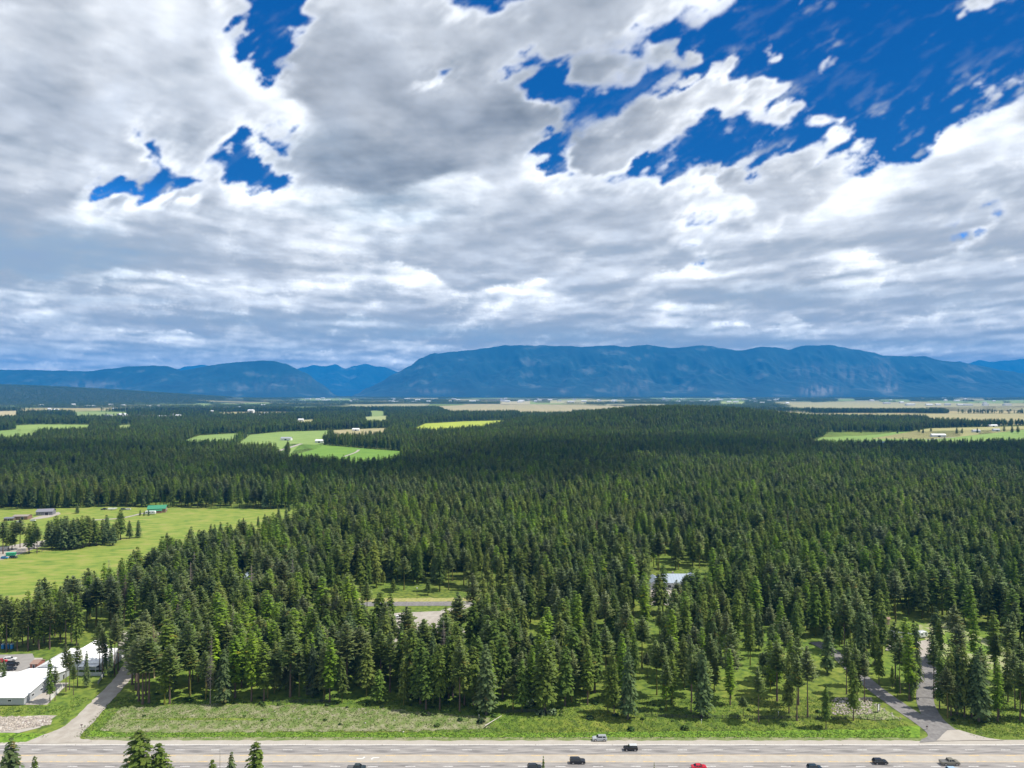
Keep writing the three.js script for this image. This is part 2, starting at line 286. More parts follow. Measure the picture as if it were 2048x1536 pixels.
// ---------------------------------------------------------------- highway: pale shoulders, worn lanes, painted lines
const zAt = (py) => G(1024, py).z, HW = { shoulder: zAt(1480), edge: zAt(1490), skip: zAt(1500), y1: zAt(1511), y2: zAt(1523.5), skip2: zAt(1533), nearEdge: zAt(1545), nearShoulder: zAt(1557) };
const XW = 330;
function strip(name, z0, z1, y, mat, x0 = -XW, x1 = XW) { const g = new THREE.PlaneGeometry(x1 - x0, z1 - z0, 24, 1).rotateX(-Math.PI / 2).translate((x0 + x1) / 2, y, (z0 + z1) / 2); const p = g.attributes.position, u = g.attributes.uv; for (let i = 0; i < p.count; i++) u.setXY(i, p.getX(i), p.getZ(i)); return structure(name, g, mat); }
const mPale = new THREE.MeshStandardMaterial({ map: tiled(PALE, 14), roughness: 0.95 }), mLane = new THREE.MeshStandardMaterial({ map: tiled(LANE, 31), roughness: 0.92 }), mAsphalt = new THREE.MeshStandardMaterial({ map: tiled(ASPHALT, 11), roughness: 0.95 }), mGravel = new THREE.MeshStandardMaterial({ map: tiled(GRAVEL, 17), roughness: 1 });
const mDry = new THREE.MeshStandardMaterial({ map: tiled(DRY, 26), roughness: 1 }), mMeadow = new THREE.MeshStandardMaterial({ map: tiled(MEADOW, 120), roughness: 1 }), mLush = new THREE.MeshStandardMaterial({ map: tiled(GRASS, 23), roughness: 1, color: lin(1.0, 1.12, 0.7) });
strip('road', HW.shoulder, HW.nearShoulder, 0.05, mPale);
strip('road_lane', HW.edge + 0.05, HW.y1 - 0.45, 0.054, mLane); strip('road_lane', HW.y2 + 0.5, HW.nearEdge, 0.054, mLane);
const mWhiteLine = new THREE.MeshStandardMaterial({ map: tiled(noiseTile(256, 41, [[0.42, 0.40, 0.38], [0.70, 0.69, 0.67], [0.78, 0.77, 0.75]], { scale: 9, oct: 6, speck: 0.4 }), 5), roughness: 0.8 });
const mYellowLine = new THREE.MeshStandardMaterial({ map: tiled(noiseTile(256, 42, [[0.46, 0.38, 0.26], [0.66, 0.44, 0.16], [0.72, 0.50, 0.20]], { scale: 9, oct: 6, speck: 0.4 }), 5), roughness: 0.8 });
function lineSet(name, items, mat) { return structure(name, mergeGeometries(items.map(([x, z, l, w]) => { const g = new THREE.PlaneGeometry(l, w).rotateX(-Math.PI / 2).translate(x, 0.06, z), p = g.attributes.position, u = g.attributes.uv; for (let i = 0; i < 4; i++) u.setXY(i, p.getX(i), p.getZ(i)); return g; })), mat); }
{
  const r = rngOf(8), edge = [], skip = [], ySolid = [], yDash = [];
  for (let x = -XW; x < XW; x += 26) { edge.push([x + 13, HW.edge, 25.6, 0.30], [x + 13, HW.nearEdge, 25.6, 0.30]); }
  for (let x = -XW; x < XW; x += 12) { if (r() > 0.03) skip.push([x + 3, HW.skip, 3.1, 0.24]); skip.push([x - 2.5, HW.skip2, 3.2, 0.24]); }
  for (const [z, s] of [[HW.y1, -1], [HW.y2, 1]]) for (let x = -XW; x < XW; x += 12) { ySolid.push([x + 6, z + s * 0.16, 11.9, 0.17]); if (r() > 0.05) yDash.push([x + 2, z - s * 0.16, 3.2, 0.18]); }
  lineSet('road_edge_line', edge, mWhiteLine); lineSet('road_dashed_line', skip, mWhiteLine); lineSet('road_yellow_line', ySolid, mYellowLine); lineSet('road_yellow_dashes', yDash, mYellowLine);
  // two painted turn arrows in the middle lane, pointing at each other
  for (const [px, dir] of [[722, -1], [750, 1]]) {
    const p = G(px, 1516.5), s = new THREE.Shape();
    s.moveTo(-2.2, -0.12); s.lineTo(0.2, -0.12); s.quadraticCurveTo(1.0, -0.1, 1.2, 0.5); s.lineTo(0.75, 0.5); s.lineTo(1.5, 1.15); s.lineTo(2.25, 0.5); s.lineTo(1.75, 0.5); s.quadraticCurveTo(1.5, -0.6, 0.2, -0.55); s.lineTo(-2.2, -0.55);
    const g = new THREE.ShapeGeometry(s).rotateX(-Math.PI / 2).scale(-dir * 0.62, 1, dir < 0 ? 0.8 : -0.8).translate(p.x, 0.062, p.z);
    if (dir > 0) g.scale(1, 1, 1);
    structure('road_turn_arrow', g, new THREE.MeshStandardMaterial({ color: lin(0.72, 0.71, 0.69), roughness: 0.8, side: THREE.DoubleSide }));
  }
}
// verge strips: gravelly edge, dry slope, lush ditch
{
  const band = (name, a, b, mat, amp, seed, y) => { // a, b: lists of [px, py] along the two sides
    const P = [...wpoly(a), ...wpoly(b).reverse()], out = [], n = 60, edgeAt = (L, t) => { const f = t * (L.length - 1), i = Math.min(L.length - 2, Math.floor(f)), q = f - i; return [mixn(L[i][0], L[i + 1][0], q), mixn(L[i][1], L[i + 1][1], q)]; };
    const A = wpoly(a), B = wpoly(b), pos = [], uv = [], idx = [], N = 140, M = 6;
    for (let i = 0; i <= N; i++) { const p = edgeAt(A, i / N), q = edgeAt(B, i / N); for (let k = 0; k <= M; k++) { const t = k / M, e = k === 0 || k === M ? amp * fbm(i * 0.37 + k, seed, 3.3, 3) : 0, x = mixn(p[0], q[0], t), z = mixn(p[1], q[1], t) + e; pos.push(x, landH(x, z) + y, z); uv.push(x, z); } }
    for (let i = 0; i < N; i++) for (let k = 0; k < M; k++) { const s = i * (M + 1) + k, e = s + M + 1; idx.push(s, e, s + 1, s + 1, e, e + 1); }
    const g = new THREE.BufferGeometry(); g.setAttribute('position', new THREE.Float32BufferAttribute(pos, 3)); g.setAttribute('uv', new THREE.Float32BufferAttribute(uv, 2)); g.setIndex(idx); g.computeVertexNormals();
    if (g.attributes.normal.getY(20) < 0) { for (let i = 0; i < idx.length; i += 3) [idx[i], idx[i + 1]] = [idx[i + 1], idx[i]]; g.setIndex(idx); g.computeVertexNormals(); }
    structure(name, g, mat);
  };
  band('verge', [[170, 1481], [600, 1481], [1100, 1481], [1500, 1481], [1850, 1481]], [[170, 1471], [600, 1473], [1100, 1474], [1500, 1474], [1850, 1476]], mDry, 1.6, 1, 0.06);
  band('grass_bank', [[200, 1459], [400, 1460], [620, 1457], [800, 1456], [980, 1452]], [[245, 1413], [420, 1409], [620, 1412], [800, 1420], [980, 1436]], mDry, 2.4, 2, 0.07);
  band('grass_bank', [[-120, 1488], [0, 1486], [60, 1484], [95, 1480]], [[-120, 1470], [0, 1466], [60, 1466], [90, 1468]], mLush, 1.0, 5, 0.06);
  band('ditch', [[175, 1473], [600, 1474], [1100, 1474], [1500, 1474], [1840, 1476]], [[185, 1460], [600, 1459], [1100, 1460], [1500, 1456], [1840, 1452]], mLush, 1.0, 3, 0.09);
}
// driveways and side roads
const LEFT_DRIVE = [W(105, 1487, 26), W(118, 1476, 15), W(150, 1455, 9.5), W(183, 1424, 8), W(215, 1390, 7.4), W(246, 1357, 7), W(262, 1330, 7), W(285, 1300, 9), W(305, 1270, 9)];
ribbon('gravel_drive', LEFT_DRIVE, 0.11, mGravel, 0.6);
const mDrive = new THREE.MeshStandardMaterial({ map: tiled(noiseTile(512, 28, [[0.15, 0.14, 0.135], [0.19, 0.18, 0.175], [0.23, 0.22, 0.21]], { scale: 7, oct: 6, speck: 0.4 }), 9), roughness: 0.95 });
const R_LEFT = [W(1908, 1481, 26), W(1885, 1466, 12), W(1850, 1446, 7.6), W(1800, 1414, 6.8), W(1752, 1379, 6.6), W(1715, 1347, 6.6), W(1680, 1316, 6.4), W(1655, 1298, 6.5), W(1630, 1284, 6)];
const R_RIGHT = [W(1895, 1466, 9), W(1870, 1442, 7.0), W(1853, 1412, 6.2), W(1850, 1385, 5.8), W(1857, 1360, 5.8), W(1857, 1338, 6), W(1846, 1322, 7), W(1826, 1307, 10), W(1800, 1298, 12)];
ribbon('driveway', R_LEFT, 0.12, mDrive, 0.15); ribbon('driveway', R_RIGHT, 0.13, mDrive, 0.15);
sheet('driveway_apron', ragged(wpoly([[1872, 1482], [1884, 1470], [1896, 1462], [1918, 1461], [1940, 1468], [1975, 1477], [2010, 1482]]), 0.5, 4), 0.20, mPale);
ribbon('side_road', [W(640, 1209, 8), W(800, 1208, 8), W(950, 1207, 8), W(1100, 1204, 8), W(1220, 1196, 7)], 0.12, mDrive, 0.1);
ribbon('verge', [W(640, 1200, 7), W(800, 1200, 7), W(950, 1199, 7), W(1100, 1196, 6)], 0.09, new THREE.MeshStandardMaterial({ map: tiled(noiseTile(256, 29, [[0.22, 0.25, 0.05], [0.32, 0.30, 0.10], [0.38, 0.32, 0.16]], { scale: 8, oct: 5, speck: 0.5 }), 14), roughness: 1 }), 1.2);
sheet('gravel_lot', ragged(wpoly([[745, 1228], [900, 1222], [930, 1270], [900, 1300], [770, 1302], [735, 1270]]), 2, 8), 0.13, mGravel);
sheet('gravel_lot', ragged(wpoly([[880, 1221], [925, 1209], [945, 1211], [905, 1230]]), 0.5, 6), 0.135, mGravel);
sheet('gravel_lot', ragged(wpoly([[1282, 1172], [1300, 1162], [1420, 1180], [1435, 1205], [1300, 1212]]), 2, 8), 0.13, mGravel);
sheet('gravel_lot', ragged(wpoly([[-90, 1312], [66, 1308], [82, 1345], [96, 1357], [-90, 1360]]), 1, 8), 0.12, mAsphalt);
sheet('walkway', ragged(wpoly([[62, 1330], [70, 1316], [86, 1316], [76, 1344], [100, 1352], [62, 1357], [50, 1352]]), 0.3, 6), 0.125, mPale);
sheet('concrete_pad', wpoly([[50, 1410], [94, 1410], [138, 1366], [100, 1366]]), 0.12, mPale);
sheet('gravel_lot', ragged(wpoly([[228, 1262], [330, 1262], [342, 1318], [250, 1322]]), 1.5, 8), 0.10, mGravel);
sheet('gravel_lot', ragged(wpoly([[58, 1038], [95, 1029], [118, 1024], [122, 1028], [100, 1035], [75, 1039]]), 2, 10), 0.2, mGravel);
sheet('gravel_lot', ragged(wpoly([[-60, 1112], [0, 1096], [55, 1085], [100, 1080], [98, 1088], [50, 1106], [0, 1120], [-60, 1130]]), 2, 10), 0.2, mGravel);
ribbon('gravel_drive', [W(180, 1041, 4), W(240, 1037, 4), W(290, 1026, 4)], 0.35, mGravel, 0.5);
sheet('gravel_lot', ragged(wpoly([[1838, 1282], [1862, 1278], [1868, 1295], [1850, 1322], [1815, 1312], [1770, 1300], [1780, 1285]]), 0.8, 6), 0.09, mGravel);
// meadows and fields
const LEFT_FIELD = wpoly([[-140, 1300], [0, 1272], [60, 1258], [130, 1238], [200, 1212], [262, 1178], [330, 1140], [420, 1112], [520, 1098], [585, 1078], [622, 1046], [620, 1026], [604, 1019], [420, 1016.5], [340, 1015], [200, 1014], [60, 1019], [-140, 1022]]);
sheet('field', LEFT_FIELD, 0.15, mMeadow);
const RIGHT_MEADOW = wpoly([[1835, 1248], [1890, 1243], [1960, 1275], [2075, 1325], [2120, 1400], [2000, 1385], [1930, 1345], [1868, 1298]]);
sheet('meadow', ragged(RIGHT_MEADOW, 3, 9), 0.08, new THREE.MeshStandardMaterial({ map: tiled(noiseTile(512, 33, [[0.14, 0.20, 0.03], [0.22, 0.27, 0.07], [0.34, 0.35, 0.20], [0.26, 0.24, 0.12]], { scale: 9, oct: 7, speck: 0.5 }), 30), roughness: 1 }));
sheet('rocky_bed', ragged(wpoly([[1664, 1402], [1700, 1394], [1732, 1402], [1770, 1420], [1800, 1438], [1750, 1441], [1700, 1434], [1668, 1418]]), 1, 5), 0.10, new THREE.MeshStandardMaterial({ map: tiled(DRY, 12), roughness: 1, color: lin(1.2, 1.2, 1.2) }));
sheet('rocky_bed', ragged(wpoly([[-60, 1440], [0, 1437], [80, 1430], [112, 1432], [80, 1456], [40, 1466], [-60, 1468]]), 0.8, 5), 0.10, mGravel);
const mField = (r, g, b) => new THREE.MeshStandardMaterial({ map: tiled(noiseTile(128, Math.round(r * 9999 + g * 999), [[r * 0.8, g * 0.85, b * 0.8], [r, g, b], [r * 1.2, g * 1.1, b * 1.3]], { scale: 5, oct: 5, speck: 0.2, stretch: 2.5 }), 190), roughness: 1 });
// the trees in front hide the near part of a field: its near edge lies closer than what shows
function reach(p, k = 0.215) { const m = p.reduce((s, q) => s + q[1], 0) / p.length; return p.map(([x, y]) => (y > m ? [x, y + k * (y - HORIZON)] : [x, y])); }
const FIELDS = [
  [[[556, 907], [600, 889], [640, 890], [750, 899], [806, 903], [800, 911], [745, 918], [690, 918], [620, 912]], [0.13, 0.25, 0.02]],
  [[[540, 899], [572, 888.5], [603, 887.5], [585, 893], [560, 900]], [0.12, 0.21, 0.03]],
  [[[455, 884], [500, 870], [560, 864], [660, 861], [668, 866], [640, 876], [600, 885], [500, 887]], [0.20, 0.29, 0.06]],
  [[[660, 861], [775, 856], [790, 858], [760, 864], [668, 867]], [0.34, 0.30, 0.14]],
  [[[798, 857], [850, 847.5], [930, 843], [1046, 840], [1050, 844], [960, 851], [870, 856]], [0.34, 0.40, 0.03]],
  [[[318, 878], [400, 871], [470, 867], [500, 868.5], [455, 879], [380, 881]], [0.19, 0.28, 0.06]],
  [[[1596, 874], [1660, 869], [1780, 865], [1880, 862], [2070, 858], [2070, 877], [1900, 880], [1760, 880], [1650, 881]], [0.18, 0.28, 0.05]],
  [[[1740, 861], [1860, 857], [2070, 852], [2070, 857.5], [1880, 861]], [0.34, 0.32, 0.12]],
  [[[1838, 829], [1900, 827], [2070, 828], [2070, 838], [1960, 839], [1860, 835]], [0.33, 0.29, 0.12]],
  [[[865, 813], [960, 808.5], [1060, 808.5], [1245, 812], [1250, 818], [1100, 820], [900, 821]], [0.34, 0.30, 0.15]],
  [[[690, 809.5], [800, 807.5], [860, 807.5], [850, 811], [740, 812.5]], [0.30, 0.29, 0.14]],
  [[[1560, 806], [1700, 803.5], [2070, 808], [2070, 814], [1800, 816], [1600, 810]], [0.32, 0.30, 0.14]],
  [[[1850, 814.5], [2070, 811], [2070, 818], [1900, 819]], [0.34, 0.29, 0.12]],
  [[[-30, 864], [50, 858], [98, 862], [60, 869], [-30, 873]], [0.18, 0.27, 0.05]],
  [[[22, 851.5], [80, 849], [182, 850], [175, 855.5], [50, 857]], [0.22, 0.31, 0.06]],
  [[[-30, 823], [32, 822], [34, 830], [-30, 832]], [0.42, 0.36, 0.18]],
  [[[228, 852], [262, 849.5], [264, 853], [240, 855]], [0.24, 0.30, 0.08]],
  [[[728, 834], [775, 831.5], [772, 840], [735, 841]], [0.30, 0.34, 0.12]],
  [[[590, 841], [628, 839], [625, 843.5], [595, 844]], [0.36, 0.34, 0.14]],
  [[[1100, 800.5], [1250, 799.5], [1250, 801.5], [1100, 802.5]], [0.36, 0.34, 0.16]],
  [[[1440, 803.5], [1490, 803], [1490, 805.5], [1440, 806]], [0.30, 0.36, 0.10]],
  [[[1000, 803], [1060, 802.3], [1060, 804], [1000, 804.6]], [0.40, 0.36, 0.2]],
].map(([p, c]) => ({ P: wpoly(reach(p)), c }));
for (const f of FIELDS) sheet('field', f.P, 0.6, mField(...f.c));
// more farm land far out in the valley
{
  const r = rngOf(91);
  for (let i = 0; i < 46; i++) {
    const px = r() * 2200 - 80, py = 796 + r() * r() * 34, w = 30 + r() * 110, h = 0.8 + r() * (py - 790) * 0.10;
    if (px > 1050 && px < 1660 && py > 818) continue;
    if (px < 340 && py < 818) continue;
    const P = wpoly(reach([[px, py], [px + w * 0.4, py - h * 0.3], [px + w, py - h * 0.1], [px + w * 1.05, py + h * 0.8], [px + w * 0.3, py + h]], 0.2)), t = r();
    FIELDS.push({ P, c: null });
    sheet('field', P, 0.55, t < 0.5 ? mField(0.27, 0.26, 0.12) : mField(0.20, 0.27, 0.07));
  }
}
sheet('pond', wpoly([[1706, 886], [1760, 883.5], [1840, 883.5], [1852, 886.5], [1800, 889], [1720, 889]]), 0.7, new THREE.MeshStandardMaterial({ color: lin(0.05, 0.07, 0.08), roughness: 0.05 }));
ribbon('gravel_drive', [W(1852, 880, 7), W(1880, 877, 7), W(1910, 875, 7)], 0.8, mGravel);
ribbon('gravel_drive', [W(548, 905, 9), W(575, 897, 9), W(603, 888, 9)], 0.8, mGravel); ribbon('gravel_drive', [W(688, 914, 5), W(712, 905, 5), W(718, 900, 5)], 0.8, mGravel);

// ---------------------------------------------------------------- mountains beyond the valley
function mountain(name, ridge, foot, crest, seed, rocks) {
  const nU = Math.round((ridge[ridge.length - 1][0] - ridge[0][0]) / 3), nV = 84, pos = [], col = [], idx = [];
  const at = (px) => { let i = 0; while (i < ridge.length - 2 && ridge[i + 1][0] < px) i++; const [a, b] = [ridge[i], ridge[i + 1]]; const t = clamp((px - a[0]) / (b[0] - a[0])); return mixn(a[1], b[1], t * t * (3 - 2 * t) * 0.5 + t * 0.5); };
  for (let i = 0; i <= nU; i++) {
    const px = mixn(ridge[0][0], ridge[ridge.length - 1][0], i / nU), py = at(px) + 2.6 * fbm(px * 0.045, seed, 1, 5), top = Math.max(8, CAM_H + (HORIZON - py) / F * crest);
    for (let k = 0; k <= nV; k++) {
      const v = k / nV * 1.12, D = mixn(foot, crest, v), x = (px - 1024) / F * D, z = -D, back = v > 1;
      const p = back ? 1 - (v - 1) * 2.5 : Math.pow(v, 0.86) * (0.55 + 0.45 * v) ;
      const g = Math.abs(fbm(x * 0.00055 + seed, 2.2, z * 0.00035, 5)) * 1.6 + 0.5 * Math.abs(fbm(x * 0.0022, 6.2, z * 0.0012 + seed, 4)), m = back ? 0 : 4 * v * (1 - v);
      const y = top * p * (1 - 0.80 * m * g) - 3;
      pos.push(x, y, z);
      let c = [0.012, 0.040, 0.040]; const q = fbm(x * 0.0016, y * 0.004, z * 0.0016 + seed, 5);
      c = c.map((a) => a * (1 + 0.9 * q));
      let rk = smooth(0.16, 0.42, q + 0.22 * fbm(x * 0.012, y * 0.01, z * 0.004, 4)) * 0.25;
      for (const [rx, ry, wx, wy, s] of rocks) { const [ax, ay] = [px, 782 - (y - CAM_H) / D * F], e = ((ax - rx) / wx) ** 2 + ((ay - ry) / wy) ** 2; rk += s * Math.exp(-e) * smooth(-0.25, 0.25, fbm(ax * 0.12, ay * 0.05, 4, 4)); }
      rk = clamp(rk); col.push(mixn(c[0], 0.27, rk), mixn(c[1], 0.26, rk), mixn(c[2], 0.24, rk));
    }
  }
  for (let i = 0; i < nU; i++) for (let k = 0; k < nV; k++) { const a = i * (nV + 1) + k, b = a + nV + 1; idx.push(a, b, a + 1, a + 1, b, b + 1); }
  const g = new THREE.BufferGeometry(); g.setAttribute('position', new THREE.Float32BufferAttribute(pos, 3)); g.setAttribute('color', new THREE.Float32BufferAttribute(col, 3)); g.setIndex(idx); g.computeVertexNormals();
  structure(name, g, new THREE.MeshStandardMaterial({ vertexColors: true, roughness: 1 }));
}
mountain('mountain', [[690, 800], [712, 788], [735, 776], [760, 764], [790, 746], [820, 732], [840, 716], [870, 706], [940, 700], [965, 696], [1010, 690], [1060, 690], [1100, 691], [1170, 693], [1210, 690], [1250, 693], [1295, 689], [1345, 696], [1405, 690], [1440, 695], [1480, 701], [1515, 694], [1550, 694], [1578, 699], [1605, 691], [1640, 690], [1665, 690], [1700, 697], [1740, 703], [1770, 711], [1800, 712], [1850, 712], [1880, 721], [1920, 724], [1960, 731], [2010, 741], [2060, 748], [2200, 765]], 13200, 15800, 3.7, [[1640, 782, 34, 10, 0.9], [1780, 776, 16, 9, 0.8], [1700, 752, 26, 14, 0.3], [1260, 775, 44, 18, 0.25], [1130, 782, 10, 5, 0.5], [1765, 745, 30, 16, 0.35], [1620, 742, 40, 16, 0.22], [1380, 778, 16, 5, 0.5], [860, 782, 40, 5, 0.3]]);
mountain('mountain', [[-140, 739], [0, 739], [60, 740], [130, 741], [180, 742], [235, 735], [260, 732], [300, 731], [335, 732], [362, 741], [400, 734], [440, 727], [500, 722], [545, 720], [570, 727], [610, 744], [640, 766], [672, 789], [690, 799]], 12600, 14800, 8.2, [[190, 770, 60, 10, 0.3], [160, 775, 24, 8, 0.3], [520, 775, 90, 10, 0.16], [600, 760, 30, 8, 0.2]]);
mountain('mountain', [[340, 742], [372, 733], [400, 729], [430, 732], [470, 740], [560, 745], [604, 735], [625, 730], [650, 732], [670, 728], [692, 737], [712, 731], [730, 727], [752, 733], [768, 733], [790, 742], [860, 760]], 21000, 24500, 14.1, []);
mountain('mountain', [[1820, 745], [1880, 730], [1918, 722], [1935, 727], [1960, 720], [1985, 723], [2010, 721], [2048, 718], [2120, 722], [2220, 730]], 21000, 24000, 19.7, []);
scene.fog = new THREE.FogExp2(lin(0.008, 0.36, 1.0), 0.000052);

// ---------------------------------------------------------------- conifers: a tapered trunk and a crown of many small sprays
const TRUNKS = { fir: std(0.10, 0.075, 0.055), larch: std(0.11, 0.08, 0.06), pine: std(0.12, 0.085, 0.065), spruce: std(0.10, 0.085, 0.07), snag: std(0.30, 0.27, 0.24) };
const TINTS = { // leaf colours, three of each kind
  fir: [[0.125, 0.197, 0.036], [0.152, 0.216, 0.038], [0.177, 0.227, 0.050]],
  larch: [[0.189, 0.306, 0.027], [0.218, 0.331, 0.028], [0.189, 0.269, 0.038]],
  pine: [[0.148, 0.211, 0.050], [0.165, 0.229, 0.052], [0.180, 0.225, 0.070]],
  spruce: [[0.131, 0.194, 0.073], [0.152, 0.210, 0.077], [0.116, 0.169, 0.057]],
  snag: [[0.25, 0.225, 0.19], [0.30, 0.26, 0.22], [0.22, 0.17, 0.12]],
};
const leafMat = {};
for (const k in TINTS) leafMat[k] = TINTS[k].map((c) => new THREE.MeshPhysicalMaterial({ color: lin(...c), roughness: 1, vertexColors: true, side: THREE.DoubleSide, specularIntensity: 0.2, transmission: 0.42, thickness: 0 }));
const leafBase = {};
for (const k in TINTS) leafBase[k] = new THREE.MeshPhysicalMaterial({ color: lin(1, 1, 1), roughness: 1, vertexColors: true, side: THREE.DoubleSide, specularIntensity: 0.2, transmission: 0.42, thickness: 0 });

// all conifers are drawn 24 m high and scaled
function conifer(kind, seed, detail = 1) {
  const r = rngOf(seed), H = 24, P = [], N = [], C = [], I = [];
  const spec = { fir: { base: 0.14 + 0.12 * r(), R: 3.5, pow: 0.45, droop: 0.30, whorls: 27, br: 7, bulge: 0.16 }, larch: { base: 0.20 + 0.12 * r(), R: 3.2, pow: 0.46, droop: 0.12, whorls: 27, br: 6, bulge: 0.22 }, pine: { base: 0.40 + 0.14 * r(), R: 3.6, pow: 0.46, droop: -0.10, whorls: 17, br: 7, bulge: 0.5 }, spruce: { base: 0.07 + 0.08 * r(), R: 3.5, pow: 0.53, droop: 0.38, whorls: 30, br: 7, bulge: 0.12 }, snag: { base: 0.22, R: 2.3, pow: 0.7, droop: 0.1, whorls: 26, br: 8, bulge: 0.2 } }[kind];
  const lean = (r() - 0.5) * 0.7, leanZ = (r() - 0.5) * 0.7, axis = (t) => [lean * t * t, t * H, leanZ * t * t];
  const tri = (a, b, c, out, shade) => {
    const e1 = V3(...b).sub(V3(...a)), e2 = V3(...c).sub(V3(...a)), n = e1.cross(e2).normalize(), o = V3(...out).normalize();
    if (n.dot(o) < 0) { [b, c] = [c, b]; n.negate(); }
    n.multiplyScalar(0.55).addScaledVector(o, 0.8).normalize();
    const i = P.length / 3; P.push(...a, ...b, ...c); for (let k = 0; k < 3; k++) { N.push(n.x, n.y, n.z); C.push(...shade); } I.push(i, i + 1, i + 2);
  };
  const whorls = Math.round(spec.whorls * detail), gapAz = r() * 6.28, lop = 0.12 + 0.2 * r();
  for (let w = 0; w < whorls; w++) {
    const f = (w + r() * 0.7) / whorls, t = mixn(spec.base, 0.995, f), [ax, ay, az] = axis(t);
    const env = spec.R * Math.pow(1 - f, spec.pow) * (kind === 'pine' ? 0.35 + 0.65 * Math.sin(Math.PI * Math.min(1, f * 0.75 + 0.28)) ** 0.7 * 1.25 : smooth(-0.16, spec.bulge, f)) + 0.12;
    const nb = Math.max(3, Math.round(spec.br * (0.75 + 0.5 * r()) * (f > 0.85 ? 0.6 : 1)));
    const a0 = r() * 6.28;
    for (let b = 0; b < nb; b++) {
      const a = a0 + (b + (r() - 0.5) * 0.8) / nb * 6.283, side = 1 - lop * (0.5 + 0.5 * Math.cos(a - gapAz));
      const L = env * side * (0.62 + 0.55 * r()), ca = Math.cos(a), sa = Math.sin(a), up = kind === 'larch' || kind === 'pine' ? 0.35 * f : 0.25 * f;
      const tone = 0.72 + 0.56 * r(), dry = r() < (kind === 'pine' ? 0.018 : 0.01) ? 1 : 0;
      const at = (s, sideways, lift) => [ax + ca * L * s - sa * sideways, ay + L * s * (up - spec.droop * (0.5 + s * 0.9)) + lift, az + sa * L * s + ca * sideways];
      if (kind === 'snag') { // a bare branch and a few twigs
        const q = 0.08; tri(at(0, -q, 0), at(0, q, 0), at(1, 0, 0), [ca, 0.4, sa], [1, 1, 1]); tri(at(0, 0, -q), at(0, 0, q), at(0.9, 0, 0), [ca, 0.4, sa], [1, 1, 1]);
        for (let k = 0; k < 5; k++) { const s = 0.3 + 0.7 * r(), h = (r() - 0.5) * 0.9; tri(at(s, 0, 0), at(s, 0.05, 0.06), at(s + 0.18, h, (r() - 0.5) * 0.5), [ca, 0.4, sa], [1, 1, 1]); }
        continue;
      }
      const n = Math.max(2, Math.round((2.2 + L * 1.9) * detail));
      for (let k = 0; k < n; k++) {
        const s = 0.16 + 0.84 * (k + r() * 0.9) / n, wd = (0.30 + 0.30 * r()) * (1.25 - 0.55 * s) * (0.75 + L * 0.16) / Math.sqrt(detail), ln = (0.34 + 0.30 * r()) / Math.max(L, 0.6) * (0.7 + L * 0.14) / Math.sqrt(detail), off = (r() - 0.5) * L * 0.55 * s;
        const sh = tone * (0.82 + 0.36 * r()), shade = dry ? [sh * 1.5, sh * 1.0, sh * 0.9] : [sh * (0.94 + 0.14 * r()), sh, sh * (0.9 + 0.2 * r())], out = [ca * (0.45 + s), 0.95, sa * (0.45 + s)], lift = (r() - 0.5) * 0.30 + (kind === 'pine' ? (r() - 0.3) * 0.6 : 0);
        tri(at(s - ln, off, lift + 0.06), at(s + ln * 0.2, off - wd, lift - 0.16 * r()), at(s + ln, off + (r() - 0.5) * 0.3, lift - 0.12), out, shade);
        tri(at(s - ln * 0.8, off, lift), at(s + ln * 0.25, off + wd, lift - 0.16 * r()), at(s + ln * 0.9, off, lift - 0.05), out, shade);
        if (detail >= 1 && r() < 0.55) tri(at(s - ln * 0.4, off, lift), at(s + ln * 0.4, off + (r() - 0.5) * 0.2, lift - 0.45 * (0.4 + r())), at(s + ln * 0.8, off, lift + 0.05), [ca, 0.25, sa], shade);
      }
    }
  }
  const crown = new THREE.BufferGeometry(); crown.setAttribute('position', new THREE.Float32BufferAttribute(P, 3)); crown.setAttribute('normal', new THREE.Float32BufferAttribute(N, 3)); crown.setAttribute('color', new THREE.Float32BufferAttribute(C, 3)); crown.setIndex(I);
  // trunk
  const sides = detail >= 1 ? 6 : 4, TP = [], TI = [], TC = [], r0 = kind === 'pine' ? 0.30 : kind === 'snag' ? 0.17 : 0.27;
  for (let k = 0; k <= 6; k++) { const t = k / 6, [x, y, z] = axis(t), rr = mixn(r0, 0.03, Math.pow(t, 0.85)) * (k === 0 ? 1.35 : 1); for (let s = 0; s < sides; s++) { const a = s / sides * 6.283; TP.push(x + rr * Math.cos(a), k === 0 ? -0.5 : y, z + rr * Math.sin(a)); TC.push(1, 1, 1); } }
  for (let k = 0; k < 6; k++) for (let s = 0; s < sides; s++) { const a = k * sides + s, b = k * sides + (s + 1) % sides; TI.push(a, a + sides, b, b, a + sides, b + sides); }
  const trunk = new THREE.BufferGeometry(); trunk.setAttribute('position', new THREE.Float32BufferAttribute(TP, 3)); trunk.setAttribute('color', new THREE.Float32BufferAttribute(TC, 3)); trunk.setIndex(TI); trunk.computeVertexNormals();
  return { kind, trunk, crown };
}
const PROTO = {};
for (const [kind, n] of [['fir', 4], ['larch', 3], ['pine', 4], ['spruce', 2], ['snag', 2]]) PROTO[kind] = Array.from({ length: n }, (_, i) => conifer(kind, 100 + i * 17 + kind.length * 1000 + kind.charCodeAt(0)));

